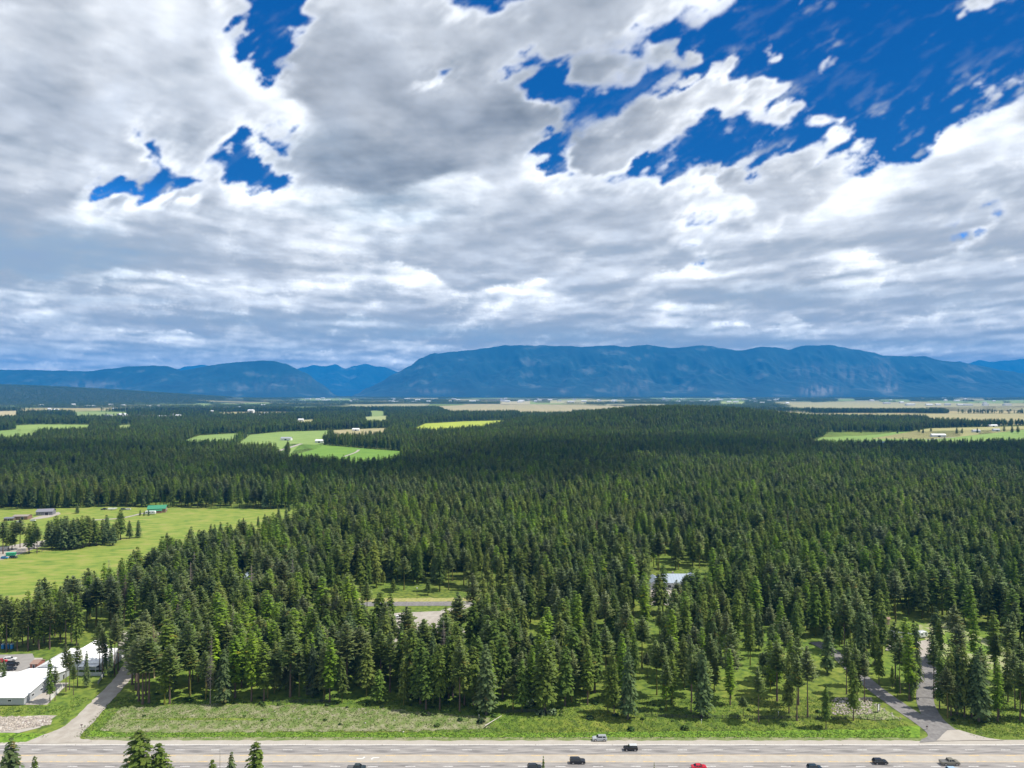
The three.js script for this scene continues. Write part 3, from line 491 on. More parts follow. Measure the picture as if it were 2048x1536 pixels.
// ---------------------------------------------------------------- where trees grow
const inPoly = (P) => { let x0 = 1e9, x1 = -1e9, z0 = 1e9, z1 = -1e9; for (const [x, z] of P) { x0 = Math.min(x0, x); x1 = Math.max(x1, x); z0 = Math.min(z0, z); z1 = Math.max(z1, z); } return (x, z) => x > x0 && x < x1 && z > z0 && z < z1 && polyDist(P, x, z) > 0; };
const CLEAR = [
  [[-200, 1540], [-200, 1262], [-40, 1268], [60, 1270], [140, 1262], [200, 1268], [250, 1282], [262, 1330], [252, 1368], [236, 1402], [190, 1500]],
  [[222, 1262], [330, 1258], [345, 1285], [300, 1318], [262, 1330]],
  [[640, 1192], [1085, 1190], [1090, 1214], [960, 1222], [935, 1272], [900, 1296], [770, 1298], [735, 1270], [740, 1222], [640, 1222]],
  [[1288, 1165], [1303, 1142], [1415, 1140], [1425, 1178], [1400, 1222], [1320, 1224]],
  [[1782, 1288], [1826, 1288], [1830, 1345], [1785, 1345]],
  [[1642, 1282], [1665, 1290], [1735, 1345], [1800, 1395], [1880, 1455], [1935, 1485], [1850, 1490], [1800, 1440], [1735, 1395], [1690, 1350], [1640, 1302]],
  [[1838, 1315], [1868, 1320], [1882, 1345], [1876, 1395], [1890, 1440], [1935, 1480], [1880, 1478], [1838, 1430], [1836, 1380], [1842, 1350], [1830, 1330]],
  [[1765, 1252], [1845, 1240], [1880, 1240], [1960, 1275], [2090, 1330], [2120, 1372], [2010, 1362], [1960, 1330], [1900, 1330], [1868, 1310], [1800, 1312], [1760, 1300]],
  [[1664, 1400], [1700, 1392], [1735, 1402], [1800, 1440], [1700, 1440]],
  [[465, 1170], [500, 1168], [505, 1196], [470, 1200]],
  [[500, 975], [545, 975], [545, 988], [500, 988]], [[1232, 921], [1318, 921], [1318, 930], [1232, 930]], [[1270, 886], [1302, 886], [1302, 891], [1270, 891]],
].map(wpoly).concat([LEFT_FIELD], FIELDS.map((f) => f.P)).map(inPoly);
const THIN = [ // thinner growth: polygon, share of trees kept
  [[[1200, 1300], [1500, 1250], [1650, 1270], [1850, 1200], [2120, 1200], [2120, 1480], [1200, 1480]], 0.52],
  [[[1600, 1270], [1640, 1282], [1850, 1446], [1800, 1452], [1660, 1452], [1570, 1370]], 0.14],
  [[[640, 1214], [1095, 1214], [1120, 1300], [940, 1345], [720, 1345], [620, 1290]], 0.42],
  [[[1270, 1180], [1450, 1180], [1460, 1290], [1280, 1290]], 0.6],
  [[[640, 1160], [1100, 1160], [1100, 1195], [640, 1195]], 0.5],
  [[[340, 1010], [620, 1010], [620, 1000], [340, 1000]], 0.4],
].map(([p, k]) => [inPoly(wpoly(p)), k]);
const EDGE = [[-300, 1300], [200, 1300], [236, 1404], [250, 1409], [420, 1409], [600, 1407], [700, 1412], [830, 1418], [900, 1428], [960, 1434], [1050, 1428], [1100, 1432], [1180, 1432], [1250, 1442], [1300, 1438], [1420, 1443], [1480, 1452], [1550, 1443], [1650, 1452], [1700, 1445], [1760, 1443], [1830, 1452], [1890, 1443], [1950, 1452], [2120, 1443]].map(([a, b]) => { const p = G(a, b); return [p.x, p.z]; });
function edgeZ(x) { let i = 0; while (i < EDGE.length - 2 && EDGE[i + 1][0] < x) i++; const a = EDGE[i], b = EDGE[i + 1]; return mixn(a[1], b[1], clamp((x - a[0]) / (b[0] - a[0] || 1))); }
function keep(x, z, d) {
  if (z > edgeZ(x)) return 0;
  for (const c of CLEAR) if (c(x, z)) return 0;
  let k = 1;
  if (d < 800) for (const [c, s] of THIN) if (c(x, z)) k = Math.min(k, s);
  if (d > 600 && d < 2600) k *= 1; else if (d >= 2600) k *= woodsFar(x, z);
  if (d < 1000) k *= 0.5 + 0.9 * smooth(-0.3, 0.2, fbm(x * 0.022, 8.8, z * 0.022, 3));
  if (x < 35 && d < 420 && z > edgeZ(x) - 34) k = Math.max(k, 1.1);       // the closed front of the wood along the bank
  return k;
}
function kindAt(x, z, r) {
  const a = fbm(x * 0.013, 1.2, z * 0.013, 3) * 1.1, b = fbm(x * 0.011 + 5, 6.6, z * 0.011, 3) * 1.1, q = r();
  const left = smooth(-60, -150, x) * smooth(520, 420, -z);
  if (-z < 560 && q < 0.006 + 0.05 * left) return 'snag';
  const wl = 0.16 + a * 0.5, wp = 0.30 + b * 0.5 + 0.3 * left + 0.35 * smooth(30, 70, x) * smooth(360, 300, -z), ws = 0.12 - a * 0.2, u = r();
  return u < wl ? 'larch' : u < wl + wp ? 'pine' : u < wl + wp + ws ? 'spruce' : 'fir';
}
const TREES = [];
{
  const r = rngOf(2024);
  for (const [d0, d1, s] of [[240, 1150, 6.0], [1150, 2400, 7.4], [2400, 4600, 10.5]]) {
    for (let d = d0; d < d1; d += s) {
      const half = 0.76 * d + 50;
      for (let x = -half; x < half; x += s) {
        const q = r(), jx = x + (r() - 0.5) * s * 1.25, jz = -d - (r() - 0.5) * s * 1.25, hh = r(), rot = r() * 6.283, wid = r(), tn = r(), tn2 = r(), v = r(), kr = r(), kr2 = r();
        if (q > keep(jx, jz, d) * (d < 900 ? 0.80 : 0.84)) continue;
        let i = 0; const kind = kindAt(jx, jz, () => (i++ ? kr2 : kr));
        const young = d < 700 && hh < 0.13;
        const h = young ? 5 + hh * 70 : (kind === 'larch' ? 18.5 : 16.5) + 11 * hh + 2.5 * fbm(jx * 0.01, 3, jz * 0.01, 2);
        TREES.push({ x: jx, z: jz, y: landH(jx, jz), d, kind, h, rot, w: ((young ? 1.4 : 0.95) + 0.55 * wid) * (jx > 30 && d < 340 ? 0.84 : 1), tn, tn2, v });
      }
    }
  }
}
// trees that the photograph shows one by one: base x, base y (photo pixels), height in metres, kind, label
const SINGLES = [];
const single = (px, py, h, kind, label, w = 1, group) => { const p = G(px, py); SINGLES.push({ x: p.x, z: p.z, y: landH(p.x, p.z), d: -p.z, kind, h, rot: px * 1.7, w, tn: Math.abs(px * 0.37) % 1, tn2: 0.5, v: Math.abs(px * 0.613) % 1, label, group }); };
// the near side of the highway: only the tops reach into the picture (depth, top x, top y)
const nearTop = (px, topY, d, kind, label, w) => { const k = ray(px, topY), t = d / -k.z, h = CAM_H + k.y * t + 3; SINGLES.push({ x: k.x * t, z: -d, y: -3, d, kind, h, rot: px, w, tn: 0.5, tn2: 0.5, v: (px * 0.61) % 1, label }); };
nearTop(276, 1459, 203, 'fir', 'tallest conifer on the near side of the highway, at the left', 1.6);
nearTop(321, 1484, 205, 'fir', 'shorter conifer right beside the tallest near-side conifer', 1.55);
nearTop(18, 1477, 206, 'spruce', 'dense conifer at the bottom left corner of the picture', 1.5);
nearTop(71, 1509, 209, 'fir', 'thin conifer tip rising over the road near the bottom left corner', 0.8);
nearTop(511, 1482, 205, 'fir', 'shapely conifer with airy branches in front of the dashed lane line', 1.35);
nearTop(462, 1502, 208, 'spruce', 'ragged conifer just left of the shapely airy near-side conifer', 1.0);
nearTop(424, 1518, 210, 'fir', 'small conifer tip beside the bare grey pole at the bottom edge', 1.1);
nearTop(1087, 1510, 213, 'fir', 'slim conifer tip in front of the dark vehicles at the bottom edge', 0.42);
nearTop(1308, 1524, 214, 'fir', 'bare thin conifer tip left of the red car at the bottom edge', 0.32);
// the island of trees in the left meadow
[[193, 1092, 20], [225, 1091, 17], [214, 1084, 22], [241, 1080, 25], [259, 1077, 15], [276, 1076, 15], [166, 1096, 25], [148, 1099, 24], [128, 1100, 26], [143, 1094, 21], [118, 1098, 20], [104, 1098, 22], [112, 1092, 24], [134, 1090, 23], [156, 1091, 22], [178, 1093, 24], [186, 1088, 21], [205, 1089, 20], [173, 1086, 22], [122, 1088, 21], [97, 1092, 20], [232, 1086, 18]].forEach(([x, y, h], i) => single(x, y, h, i % 3 ? 'spruce' : 'fir', 'dark conifer of the clump in the left meadow', 1.55, 'conifers in the left meadow clump'));
[[6, 1108, 24], [24, 1101, 22], [40, 1100, 24], [58, 1107, 23], [74, 1107, 20], [12, 1097, 22], [30, 1093, 20], [68, 1098, 22], [84, 1104, 9]].forEach(([x, y, h], i) => single(x, y, h, i % 2 ? 'fir' : 'pine', 'conifer above the green dumpster at the left meadow edge', 1.4, 'conifers above the green dumpster'));
[[155, 1027, 9], [530, 1049, 10], [557, 1042, 13], [572, 1046, 14], [578, 1023, 8], [516, 1052, 9], [280, 1032, 6], [288, 1032, 5], [297, 1032, 6]].forEach(([x, y, h], i) => single(x, y, h, 'spruce', i === 0 ? 'lone round dark tree between the grey barn and the parked vehicles' : i < 6 ? 'small conifer at the right end of the left meadow' : 'low dark evergreen in front of the green-roofed barn', i ? 1.5 : 2, i === 0 ? undefined : i < 6 ? 'scattered conifers at the meadow end' : 'evergreens before the green-roofed barn'));
[[1722, 868, 14], [1748, 866, 16], [1795, 867, 15], [1838, 866, 18], [1846, 867, 16], [1862, 865, 17], [1914, 868, 20], [1924, 869, 18], [1955, 866, 16], [2008, 864, 20], [2024, 866, 22], [2036, 868, 24]].forEach(([x, y, h], i) => single(x, y, h, i % 2 ? 'fir' : 'spruce', 'dark tree standing in the far right meadow', 1.7, 'trees in the far right meadow'));
// round the white-roofed compound
[[100, 1406, 17, 'fir'], [110, 1402, 13, 'pine'], [132, 1383, 19, 'pine'], [139, 1380, 16, 'pine'], [155, 1373, 18, 'pine'], [172, 1374, 15, 'spruce'], [147, 1390, 12, 'pine']].forEach(([x, y, h, k]) => single(x, y, h, k, 'slim tree between the two white-roofed buildings', 0.8, 'trees between the white-roofed buildings'));
[[199, 1343, 22, 'pine'], [210, 1345, 14, 'spruce'], [229, 1350, 26, 'pine'], [236, 1342, 27, 'pine'], [222, 1352, 15, 'spruce'], [205, 1350, 20, 'pine']].forEach(([x, y, h, k]) => single(x, y, h, k, 'bare-stemmed tree at the house corner', 0.85, 'trees at the house corner by the gravel drive'));
[[8, 1372, 11, 'spruce'], [-4, 1376, 12, 'pine']].forEach(([x, y, h, k]) => single(x, y, h, k, 'tree half out of the picture beside the parked cars at left', 1, 'trees left of the parked cars'));
for (let i = 0; i < 26; i++) { const x = -30 + i * 7.2 + (i % 3) * 3, y = 1305 - (i * 37 % 22) - (i > 18 ? 12 : 0); single(x, y, 20 + (i * 13 % 8), ['pine', 'fir', 'pine', 'larch'][i % 4], 'conifer of the grove behind the parking lot', 1, 'conifers behind the parking lot'); }
// the drives at the right
[[1707, 1440, 22], [1712, 1402, 22], [1715, 1399, 16], [1693, 1388, 21], [1701, 1372, 20], [1729, 1404, 19], [1652, 1452, 16]].forEach(([x, y, h], i) => single(x, y, h, i % 2 ? 'pine' : 'fir', i === 6 ? 'bushy pine standing by the rail fence left of the rock bed' : 'bare-stemmed pine beside the rock bed', 0.9, i === 6 ? undefined : 'pines beside the rock bed'));
[[1758, 1368, 18], [1785, 1376, 9], [1795, 1395, 9], [1829, 1370, 27], [1834, 1372, 26], [1826, 1384, 8], [1822, 1400, 12], [1750, 1330, 20]].forEach(([x, y, h], i) => single(x, y, h, i > 2 && i < 5 ? 'spruce' : 'fir', 'conifer between the two driveways', i > 2 && i < 5 ? 0.7 : 0.95, 'conifers between the two driveways'));
[[1868, 1396, 25], [1879, 1418, 22], [1902, 1432, 26], [1897, 1420, 20], [1929, 1434, 27], [1952, 1436, 25], [1958, 1430, 18], [1998, 1434, 20], [2016, 1405, 24], [2030, 1418, 22], [2045, 1420, 16], [1975, 1440, 11]].forEach(([x, y, h], i) => single(x, y, h, i % 3 ? 'fir' : 'pine', 'tall conifer in the row right of the driveway', 0.85, 'conifers right of the curving driveway'));

// the 300 that show largest become things of their own, the rest one wood
const LIM = 300;
const inFrame = (t) => { const [a, b] = pxOf(t.x, t.y + t.h * 0.5, t.z); return a > -30 && a < 2078 && b < 1560; };
const order = TREES.filter(inFrame).sort((a, b) => b.h / b.d - a.h / a.d), chosen = new Set(order.slice(0, Math.max(0, LIM - SINGLES.length)));
const COMMON = { fir: ['fir_tree', 'dark green fir'], larch: ['larch_tree', 'bright green larch'], pine: ['pine_tree', 'olive pine'], spruce: ['spruce_tree', 'blue-green spruce'], snag: ['dead_tree', 'dead grey conifer'] };
function zoneOf(t) {
  const [px] = pxOf(t.x, t.y, t.z);
  return px < 250 ? 'near the white-roofed buildings' : px < 480 ? 'just right of the gravel drive' : px < 760 ? 'above the dry left bank' : px < 1010 ? 'above the bushes on the bank' : px < 1200 ? 'behind the pale fallen log' : px < 1440 ? 'in the wood behind the silver car' : px < 1660 ? 'in the wood behind the rail fence' : px < 1880 ? 'in the wood beside the driveways' : 'in the wood right of the driveways';
}
function plantTree(t) {
  const list = PROTO[t.kind], p = list[Math.floor(t.v * list.length) % list.length], [name, look] = COMMON[t.kind], size = t.h < 10 ? 'young ' : t.h > 25.5 ? 'very tall ' : '';
  const o = thing(name, t.label ?? size + look + ' ' + zoneOf(t), 'tree', V3(t.x, t.y, t.z), t.rot, t.label ? t.group : size + look + ' trees ' + zoneOf(t));
  const s = t.h / 24; o.scale.set(s * t.w, s, s * t.w);
  part('trunk', p.trunk, TRUNKS[t.kind], o); part('crown', p.crown, leafMat[t.kind][Math.floor(t.tn * 3) % 3], o);
}
for (const t of SINGLES) plantTree(t);
for (const t of chosen) plantTree(t);
{
  const wood = new THREE.Group(); wood.name = 'conifer_forest'; wood.userData.kind = 'stuff'; tag(wood, 'dense green conifer forest filling the valley behind the front rows', 'forest'); scene.add(wood);
  const M = new THREE.Matrix4(), Q = new THREE.Quaternion(), c = new THREE.Color(), Y = V3(0, 1, 0);
  const rest = TREES.filter((t) => !chosen.has(t));
  for (const kind in PROTO) PROTO[kind].forEach((p, i) => {
    const own = rest.filter((t) => t.kind === kind && Math.floor(t.v * PROTO[kind].length) % PROTO[kind].length === i); if (!own.length) return;
    const g = mergeGeometries([p.trunk, p.crown], true), m = new THREE.InstancedMesh(g, [std(...TRUNKS[kind].color.toArray().map((a) => a / 0.15), 0.95), leafBase[kind]], own.length);
    // the trunk's colour is given over the leaf tint, so that one tint serves the whole tree
    own.forEach((t, k) => {
      const s = t.h / 24; M.compose(V3(t.x, t.y, t.z), Q.setFromAxisAngle(Y, t.rot), V3(s * t.w, s, s * t.w)); m.setMatrixAt(k, M);
      const b = TINTS[kind][Math.floor(t.tn * 3) % 3], q = 0.82 + 0.36 * t.tn2, wv = 1 + 0.16 * fbm(t.x * 0.006, 2, t.z * 0.006, 3), lum = 1 + 0.7 * fbm(t.x * 0.018, 9, t.z * 0.018, 3); m.setColorAt(k, c.setRGB(b[0] * q * wv * lum, b[1] * q * lum, b[2] * q));
    });
    m.name = 'conifer_stand'; m.userData.kind = 'stuff'; m.castShadow = m.receiveShadow = true; wood.add(m);
  });
  // far out, five small trees to a clump
  const far = [];
  for (let v = 0; v < 3; v++) {
    const r = rngOf(700 + v), list = [];
    for (let i = 0; i < 7; i++) {
      const p = conifer(['fir', 'pine', 'larch'][(i + v) % 3], 900 + v * 10 + i, 0.34), s = 0.62 + 0.42 * r(), x = (r() - 0.5) * 40, z = (r() - 0.5) * 26;
      for (const g of [p.crown]) { g.scale(s * 1.35, s, s * 1.35).translate(x, 0, z); list.push(g); }
    }
    far.push(mergeGeometries(list));
  }
  const r = rngOf(31), spots = [[], [], []];
  for (let d = 4600; d < 14200; d += 30 + (d - 4600) * 0.004) { const half = 0.76 * d + 60; for (let x = -half; x < half; x += 34) { const q = r(), jx = x + (r() - 0.5) * 40, jz = -d - (r() - 0.5) * 40, v = Math.floor(r() * 3), s = r(), rot = r() * 6.28, tn = r(); if (q < keep(jx, jz, d) * 0.9) spots[v].push([jx, jz, s, rot, tn]); } }
  spots.forEach((list, v) => {
    const m = new THREE.InstancedMesh(far[v], leafBase.fir, list.length);
    list.forEach(([x, z, s, rot, tn], k) => { const q = 0.75 + 0.4 * s; M.compose(V3(x, landH(x, z), z), Q.setFromAxisAngle(Y, rot), V3(1.1, q, 1.1)); m.setMatrixAt(k, M); const b = TINTS[tn < 0.25 ? 'pine' : 'fir'][v]; m.setColorAt(k, c.setRGB(b[0] * 0.95, b[1] * 0.95, b[2])); });
    m.name = 'far_woodland'; m.userData.kind = 'stuff'; m.castShadow = m.receiveShadow = true; wood.add(m);
  });
}

// ---------------------------------------------------------------- buildings
const mWhiteRoof = std(0.80, 0.80, 0.80, 0.55), mGreyWall = std(0.38, 0.40, 0.42, 0.9), mPaleWall = std(0.62, 0.64, 0.66, 0.9), mGlass = new THREE.MeshStandardMaterial({ color: lin(0.03, 0.04, 0.05), roughness: 0.12 }), mTrim = std(0.72, 0.72, 0.72, 0.7), mDark = std(0.04, 0.04, 0.045, 0.8), mBlueRoof = std(0.36, 0.42, 0.50, 0.5), mBrown = std(0.24, 0.15, 0.10, 0.9), mRed = std(0.42, 0.09, 0.045, 0.85), mGreenRoof = std(0.045, 0.24, 0.13, 0.5), mTan = std(0.42, 0.34, 0.26, 0.9), mSlate = std(0.17, 0.18, 0.21, 0.75), mWood = std(0.16, 0.12, 0.09, 0.9), mRoofBrown = std(0.30, 0.20, 0.16, 0.85);
// gabled block: width along x, depth along z; the ridge runs along x unless cross
function gable(parent, { x = 0, y = 0, z = 0, w, d, h, rise, over = 0.5, wall, roof, cross = false, seams = 0 }) {
  const g = new THREE.Group(); // only a helper frame: its meshes are moved to the parent below
  const W2 = (cross ? d : w) / 2, D2 = (cross ? w : d) / 2;
  const s = new THREE.Shape(); s.moveTo(-D2, 0); s.lineTo(D2, 0); s.lineTo(D2, h); s.lineTo(0, h + rise); s.lineTo(-D2, h); s.closePath();
  let wg = new THREE.ExtrudeGeometry(s, { depth: W2 * 2, bevelEnabled: false }).translate(0, 0, -W2).rotateY(Math.PI / 2);
  const L = Math.hypot(D2, rise) + over, a = Math.atan2(rise, D2), roofs = [];
  for (const q of [-1, 1]) {
    let rg = new THREE.BoxGeometry(W2 * 2 + over * 2, 0.18, L).translate(0, 0.1, L / 2).rotateX(a).applyMatrix4(new THREE.Matrix4().makeTranslation(0, h + rise + 0.02, 0));
    if (q < 0) rg.rotateY(Math.PI); roofs.push(rg);
    for (let k = 0; k < seams; k++) { const rib = new THREE.BoxGeometry(0.07, 0.09, L).translate(-W2 + (k + 0.5) * W2 * 2 / seams, 0.23, L / 2).rotateX(a).applyMatrix4(new THREE.Matrix4().makeTranslation(0, h + rise + 0.02, 0)); if (q < 0) rib.rotateY(Math.PI); roofs.push(rib); }
  }
  let rgAll = mergeGeometries(roofs);
  if (cross) { wg.rotateY(Math.PI / 2); rgAll.rotateY(Math.PI / 2); }
  part('wall', wg.translate(x, y, z), wall, parent); return part('roof', rgAll.translate(x, y, z), roof, parent);
}
// openings on a face: 'front' (+z), 'right' (+x), 'left' (-x), at u along the face and height v
function opening(parent, name, face, u, v, w, h, off, mat = mGlass, frame = mTrim) {
  const t = 0.06, f = new THREE.Group(); const make = (W0, H0, T) => { const g = new THREE.BoxGeometry(W0, H0, T); if (face === 'front') g.translate(u, v, off + T / 2); else g.rotateY(Math.PI / 2).translate(face === 'right' ? off + T / 2 : -(off + T / 2), v, u); return g; };
  const p = part(name, make(w, h, t), mat, parent); if (frame) { const b = 0.12; const bars = [[0, h / 2 + b / 2, w + 2 * b, b], [0, -h / 2 - b / 2, w + 2 * b, b], [-w / 2 - b / 2, 0, b, h], [w / 2 + b / 2, 0, b, h]].map(([du, dv, ww, hh]) => { const g = new THREE.BoxGeometry(ww, hh, 0.1); if (face === 'front') g.translate(u + du, v + dv, off + 0.05); else g.rotateY(Math.PI / 2).translate(face === 'right' ? off + 0.05 : -(off + 0.05), v + dv, u + du); return g; }); part('frame', mergeGeometries(bars), frame, p); }
  return p;
}
const atPx = (px, py, y = 0) => { const p = G(px, py); p.y = y; return p; };
{ // the long white-roofed hall at the lower left
  const o = thing('hall', 'long low building with bright white metal roof at the lower left edge', 'building', V3(-195, 0.1, -286.5));
  gable(o, { w: 17, d: 28, h: 2.7, rise: 2.3, wall: mGreyWall, roof: mWhiteRoof, seams: 11, over: 0.4 });
  gable(o, { x: -17.6, w: 18, d: 23, h: 2.3, rise: 1.6, wall: mGreyWall, roof: mWhiteRoof, seams: 10, over: 0.3 });
  for (const z of [9, 4, -1, -6]) opening(o, 'window', 'right', z, 1.7, 1.4, 0.8, 8.5);
  opening(o, 'door', 'right', -10, 1.05, 1.1, 2.1, 8.5, mDark);
  for (const x of [-4, 3]) opening(o, 'window', 'front', x, 1.6, 1.4, 0.7, 14);
}
{ // the white-roofed house with its garage wing
  const o = thing('house', 'white-roofed house with grey garage wing beside the gravel drive', 'building', V3(-190, 0.1, -312), 0.0);
  gable(o, { x: 6, z: -2, w: 20, d: 15, h: 3.0, rise: 3.4, wall: mPaleWall, roof: mWhiteRoof, seams: 12 });
  gable(o, { x: -6, z: 2.5, w: 10.5, d: 16, h: 2.7, rise: 2.2, wall: mPaleWall, roof: mWhiteRoof, cross: true, seams: 8 });
  gable(o, { x: 0.5, z: -5, w: 8, d: 18, h: 3.4, rise: 3.0, wall: mPaleWall, roof: mWhiteRoof, cross: true, seams: 6 });
  const door = opening(o, 'garage_door', 'front', -6, 1.25, 5.2, 2.3, 10.5, mTrim, mPaleWall);
  part('panes', mergeGeometries([-1.9, -0.95, 0, 0.95, 1.9].map((u) => box(0.7, 0.4, 0.04, -6 + u, 1.9, 10.59))), mGlass, door);
  for (const x of [4, 8, 12]) opening(o, 'window', 'front', x, 1.6, 1.6, 1.2, 5.5);
  part('chimney', box(0.8, 1.6, 0.8, 9, 6.4, -3), mTan, o);
  const deck = part('porch_roof', box(8, 0.16, 3, 9, 2.55, 7.1), mWhiteRoof, o); for (const x of [5.4, 12.6]) part('post', box(0.16, 2.5, 0.16, x, 1.23, 8.4), mTrim, deck);
}
{ const o = thing('shed', 'small brick red lean-to at the end of the walkway by the house', 'shed', V3(-206, 0.1, -309.5)); gable(o, { w: 3.2, d: 5, h: 2.2, rise: 0.8, wall: std(0.34, 0.14, 0.10), roof: mRoofBrown, over: 0.2 }); opening(o, 'door', 'front', 0, 0.95, 0.9, 1.9, 2.5, mDark); }
// portable toilets: blue cabins with pale roofs
for (let i = 0; i < 3; i++) {
  const p = atPx(6 + i * 9, 1297.5, 0.05), o = thing('portable_toilet', ['blue portable toilet at the picture\'s left edge', 'middle one of the three blue portable toilets', 'blue portable toilet nearest the grove trees'][i], 'toilet', p, 0.2, 'blue portable toilets');
  part('cabin', box(1.15, 2.0, 1.15, 0, 1.05, 0), std(0.02, 0.20, 0.50, 0.5), o); const d = part('door', box(0.8, 1.7, 0.05, 0, 1.0, 0.6), std(0.04, 0.26, 0.58, 0.5), o); part('handle', box(0.05, 0.2, 0.06, 0.3, 1.0, 0.65), mDark, d);
  part('roof', new THREE.CylinderGeometry(0.62, 0.86, 0.3, 4).rotateY(Math.PI / 4).translate(0, 2.2, 0), std(0.5, 0.6, 0.7, 0.5), o); part('vent_pipe', new THREE.CylinderGeometry(0.05, 0.05, 0.6, 6).translate(0.35, 2.45, -0.4), mTrim, o);
}
{ // grey-roofed house in the wood
  const o = thing('house', 'large house with pale grey roof in a clearing of the wood', 'building', V3(101, 0.1, -437));
  gable(o, { w: 21, d: 15, h: 4.2, rise: 3.4, wall: mPaleWall, roof: mBlueRoof, seams: 12 });
  gable(o, { x: 9.5, z: 3, w: 9, d: 15, h: 4.0, rise: 3.6, wall: mTan, roof: mBlueRoof, cross: true, seams: 8 });
  gable(o, { x: -14, z: 2, w: 10, d: 12, h: 3.2, rise: 3.0, wall: mPaleWall, roof: mBlueRoof, cross: true, seams: 8 });
  for (const x of [-6, -2, 2]) opening(o, 'window', 'front', x, 2, 2, 1.6, 7.5); opening(o, 'door', 'front', 4.2, 1.1, 1.1, 2.1, 7.5, mBrown); opening(o, 'window', 'front', 9.5, 2.2, 2.6, 1.8, 10.5);
  part('chimney', box(1, 2, 1, -2, 7.6, -1.5), mTan, o);
}
{ const o = thing('house', 'tall white house half hidden by conifers left of the side road', 'building', V3(-161, 0.1, -428)); gable(o, { w: 8, d: 11, h: 6.4, rise: 3.2, wall: std(0.72, 0.72, 0.72), roof: mBlueRoof, cross: true, seams: 6 }); for (const [x, y] of [[-2, 1.8], [2, 1.8], [-2, 4.8], [2, 4.8]]) opening(o, 'window', 'front', x, y, 1.2, 1.4, 5.5); part('porch_roof', box(6, 0.16, 2.4, 0, 3.1, 6.75), mTrim, o); }
{ const p = atPx(1804, 1287, 0.05), o = thing('barn', 'small red barn between the two driveways', 'barn', p, -0.55); gable(o, { w: 8.5, d: 6, h: 3.8, rise: 1.7, wall: mRed, roof: mSlate, over: 0.5, cross: false }); opening(o, 'door', 'right', 0.5, 1.3, 2.4, 2.5, 4.25, mWood, mRed); opening(o, 'window', 'front', -1.5, 2, 1.2, 1, 3); }
{ const p = atPx(1748, 1246, 0.05), o = thing('cabin', 'brown-roofed cabin screened by conifers above the red barn', 'building', p, 0.2); gable(o, { w: 12, d: 8, h: 3, rise: 2.4, wall: mTan, roof: mRoofBrown }); opening(o, 'window', 'front', -2, 1.6, 1.4, 1.2, 4); opening(o, 'door', 'front', 2, 1.05, 1, 2, 4, mWood); }
{ // rounded camper trailer
  const p = atPx(1844, 1275, 0.1), o = thing('camper_trailer', 'rounded silver camper trailer beside the pale meadow', 'trailer', p, 0.35);
  const s = new THREE.Shape(); s.moveTo(-2.2, 0.55); s.lineTo(2.2, 0.55); s.quadraticCurveTo(2.75, 1.0, 2.55, 1.9); s.quadraticCurveTo(2.2, 2.85, 1.2, 2.9); s.lineTo(-1.2, 2.9); s.quadraticCurveTo(-2.2, 2.85, -2.55, 1.9); s.quadraticCurveTo(-2.75, 1.0, -2.2, 0.55);
  part('body', new THREE.ExtrudeGeometry(s, { depth: 1.8, bevelEnabled: true, bevelSize: 0.2, bevelThickness: 0.25, bevelSegments: 3 }).translate(0, 0, -0.9), new THREE.MeshStandardMaterial({ color: lin(0.66, 0.69, 0.72), roughness: 0.35, metalness: 0.35 }), o);
  for (const x of [-1.3, 1.2]) part('window', new THREE.BoxGeometry(1.0, 0.6, 0.06).translate(x, 1.95, 1.16), mGlass, o); part('door', box(0.7, 1.7, 0.05, 0, 1.5, 1.16), mTrim, o);
  for (const z of [-1, 1]) part('wheel', new THREE.CylinderGeometry(0.36, 0.36, 0.22, 14).rotateX(Math.PI / 2).translate(0, 0.36, z * 1.0), mDark, o); part('hitch', box(1.2, 0.1, 0.1, 3.0, 0.55, 0), mDark, o);
}
{ const p = atPx(92, 1029.5, 0.1), o = thing('barn', 'grey pole barn with dark metal roof at the top of the left meadow', 'barn', p, 0.25); gable(o, { w: 14, d: 9, h: 3.6, rise: 2.0, wall: std(0.20, 0.20, 0.22), roof: std(0.22, 0.22, 0.25, 0.5), over: 0.5, seams: 8 }); opening(o, 'door', 'front', 2, 1.5, 3, 2.9, 4.5, mDark); opening(o, 'window', 'front', -4, 1.8, 1.3, 0.9, 4.5); }
{ const p = atPx(45, 1038.5, 0.1), o = thing('barn', 'flat brown outbuilding left of the grey pole barn', 'barn', p, 0.1); gable(o, { w: 13, d: 8, h: 3.2, rise: 1.0, wall: mBrown, roof: std(0.28, 0.24, 0.21), over: 0.4 }); opening(o, 'door', 'front', 2, 1.3, 2.4, 2.4, 4, mDark); }
{ const p = atPx(20, 1041, 0.1), o = thing('shed', 'low grey shed at the left end of the brown outbuilding', 'shed', p, 0.1); gable(o, { w: 8, d: 5, h: 2.2, rise: 0.8, wall: mWood, roof: mSlate, over: 0.3 }); opening(o, 'door', 'front', 0, 0.95, 1.4, 1.9, 2.5, mDark); }
{ const p = atPx(315, 1024.5, 0.1), o = thing('barn', 'timber barn with bright green metal roof at the far meadow edge', 'barn', p, 0.3); gable(o, { w: 16, d: 11, h: 4.2, rise: 2.6, wall: mBrown, roof: mGreenRoof, over: 0.6, seams: 9 }); gable(o, { z: 5.8, x: -1, w: 12, d: 4, h: 2.6, rise: 0.7, wall: mBrown, roof: mGreenRoof, over: 0.3, seams: 7 }); opening(o, 'door', 'right', 0, 1.7, 3, 3.2, 8, mWood); opening(o, 'window', 'right', -3.4, 2, 1, 1, 8); }
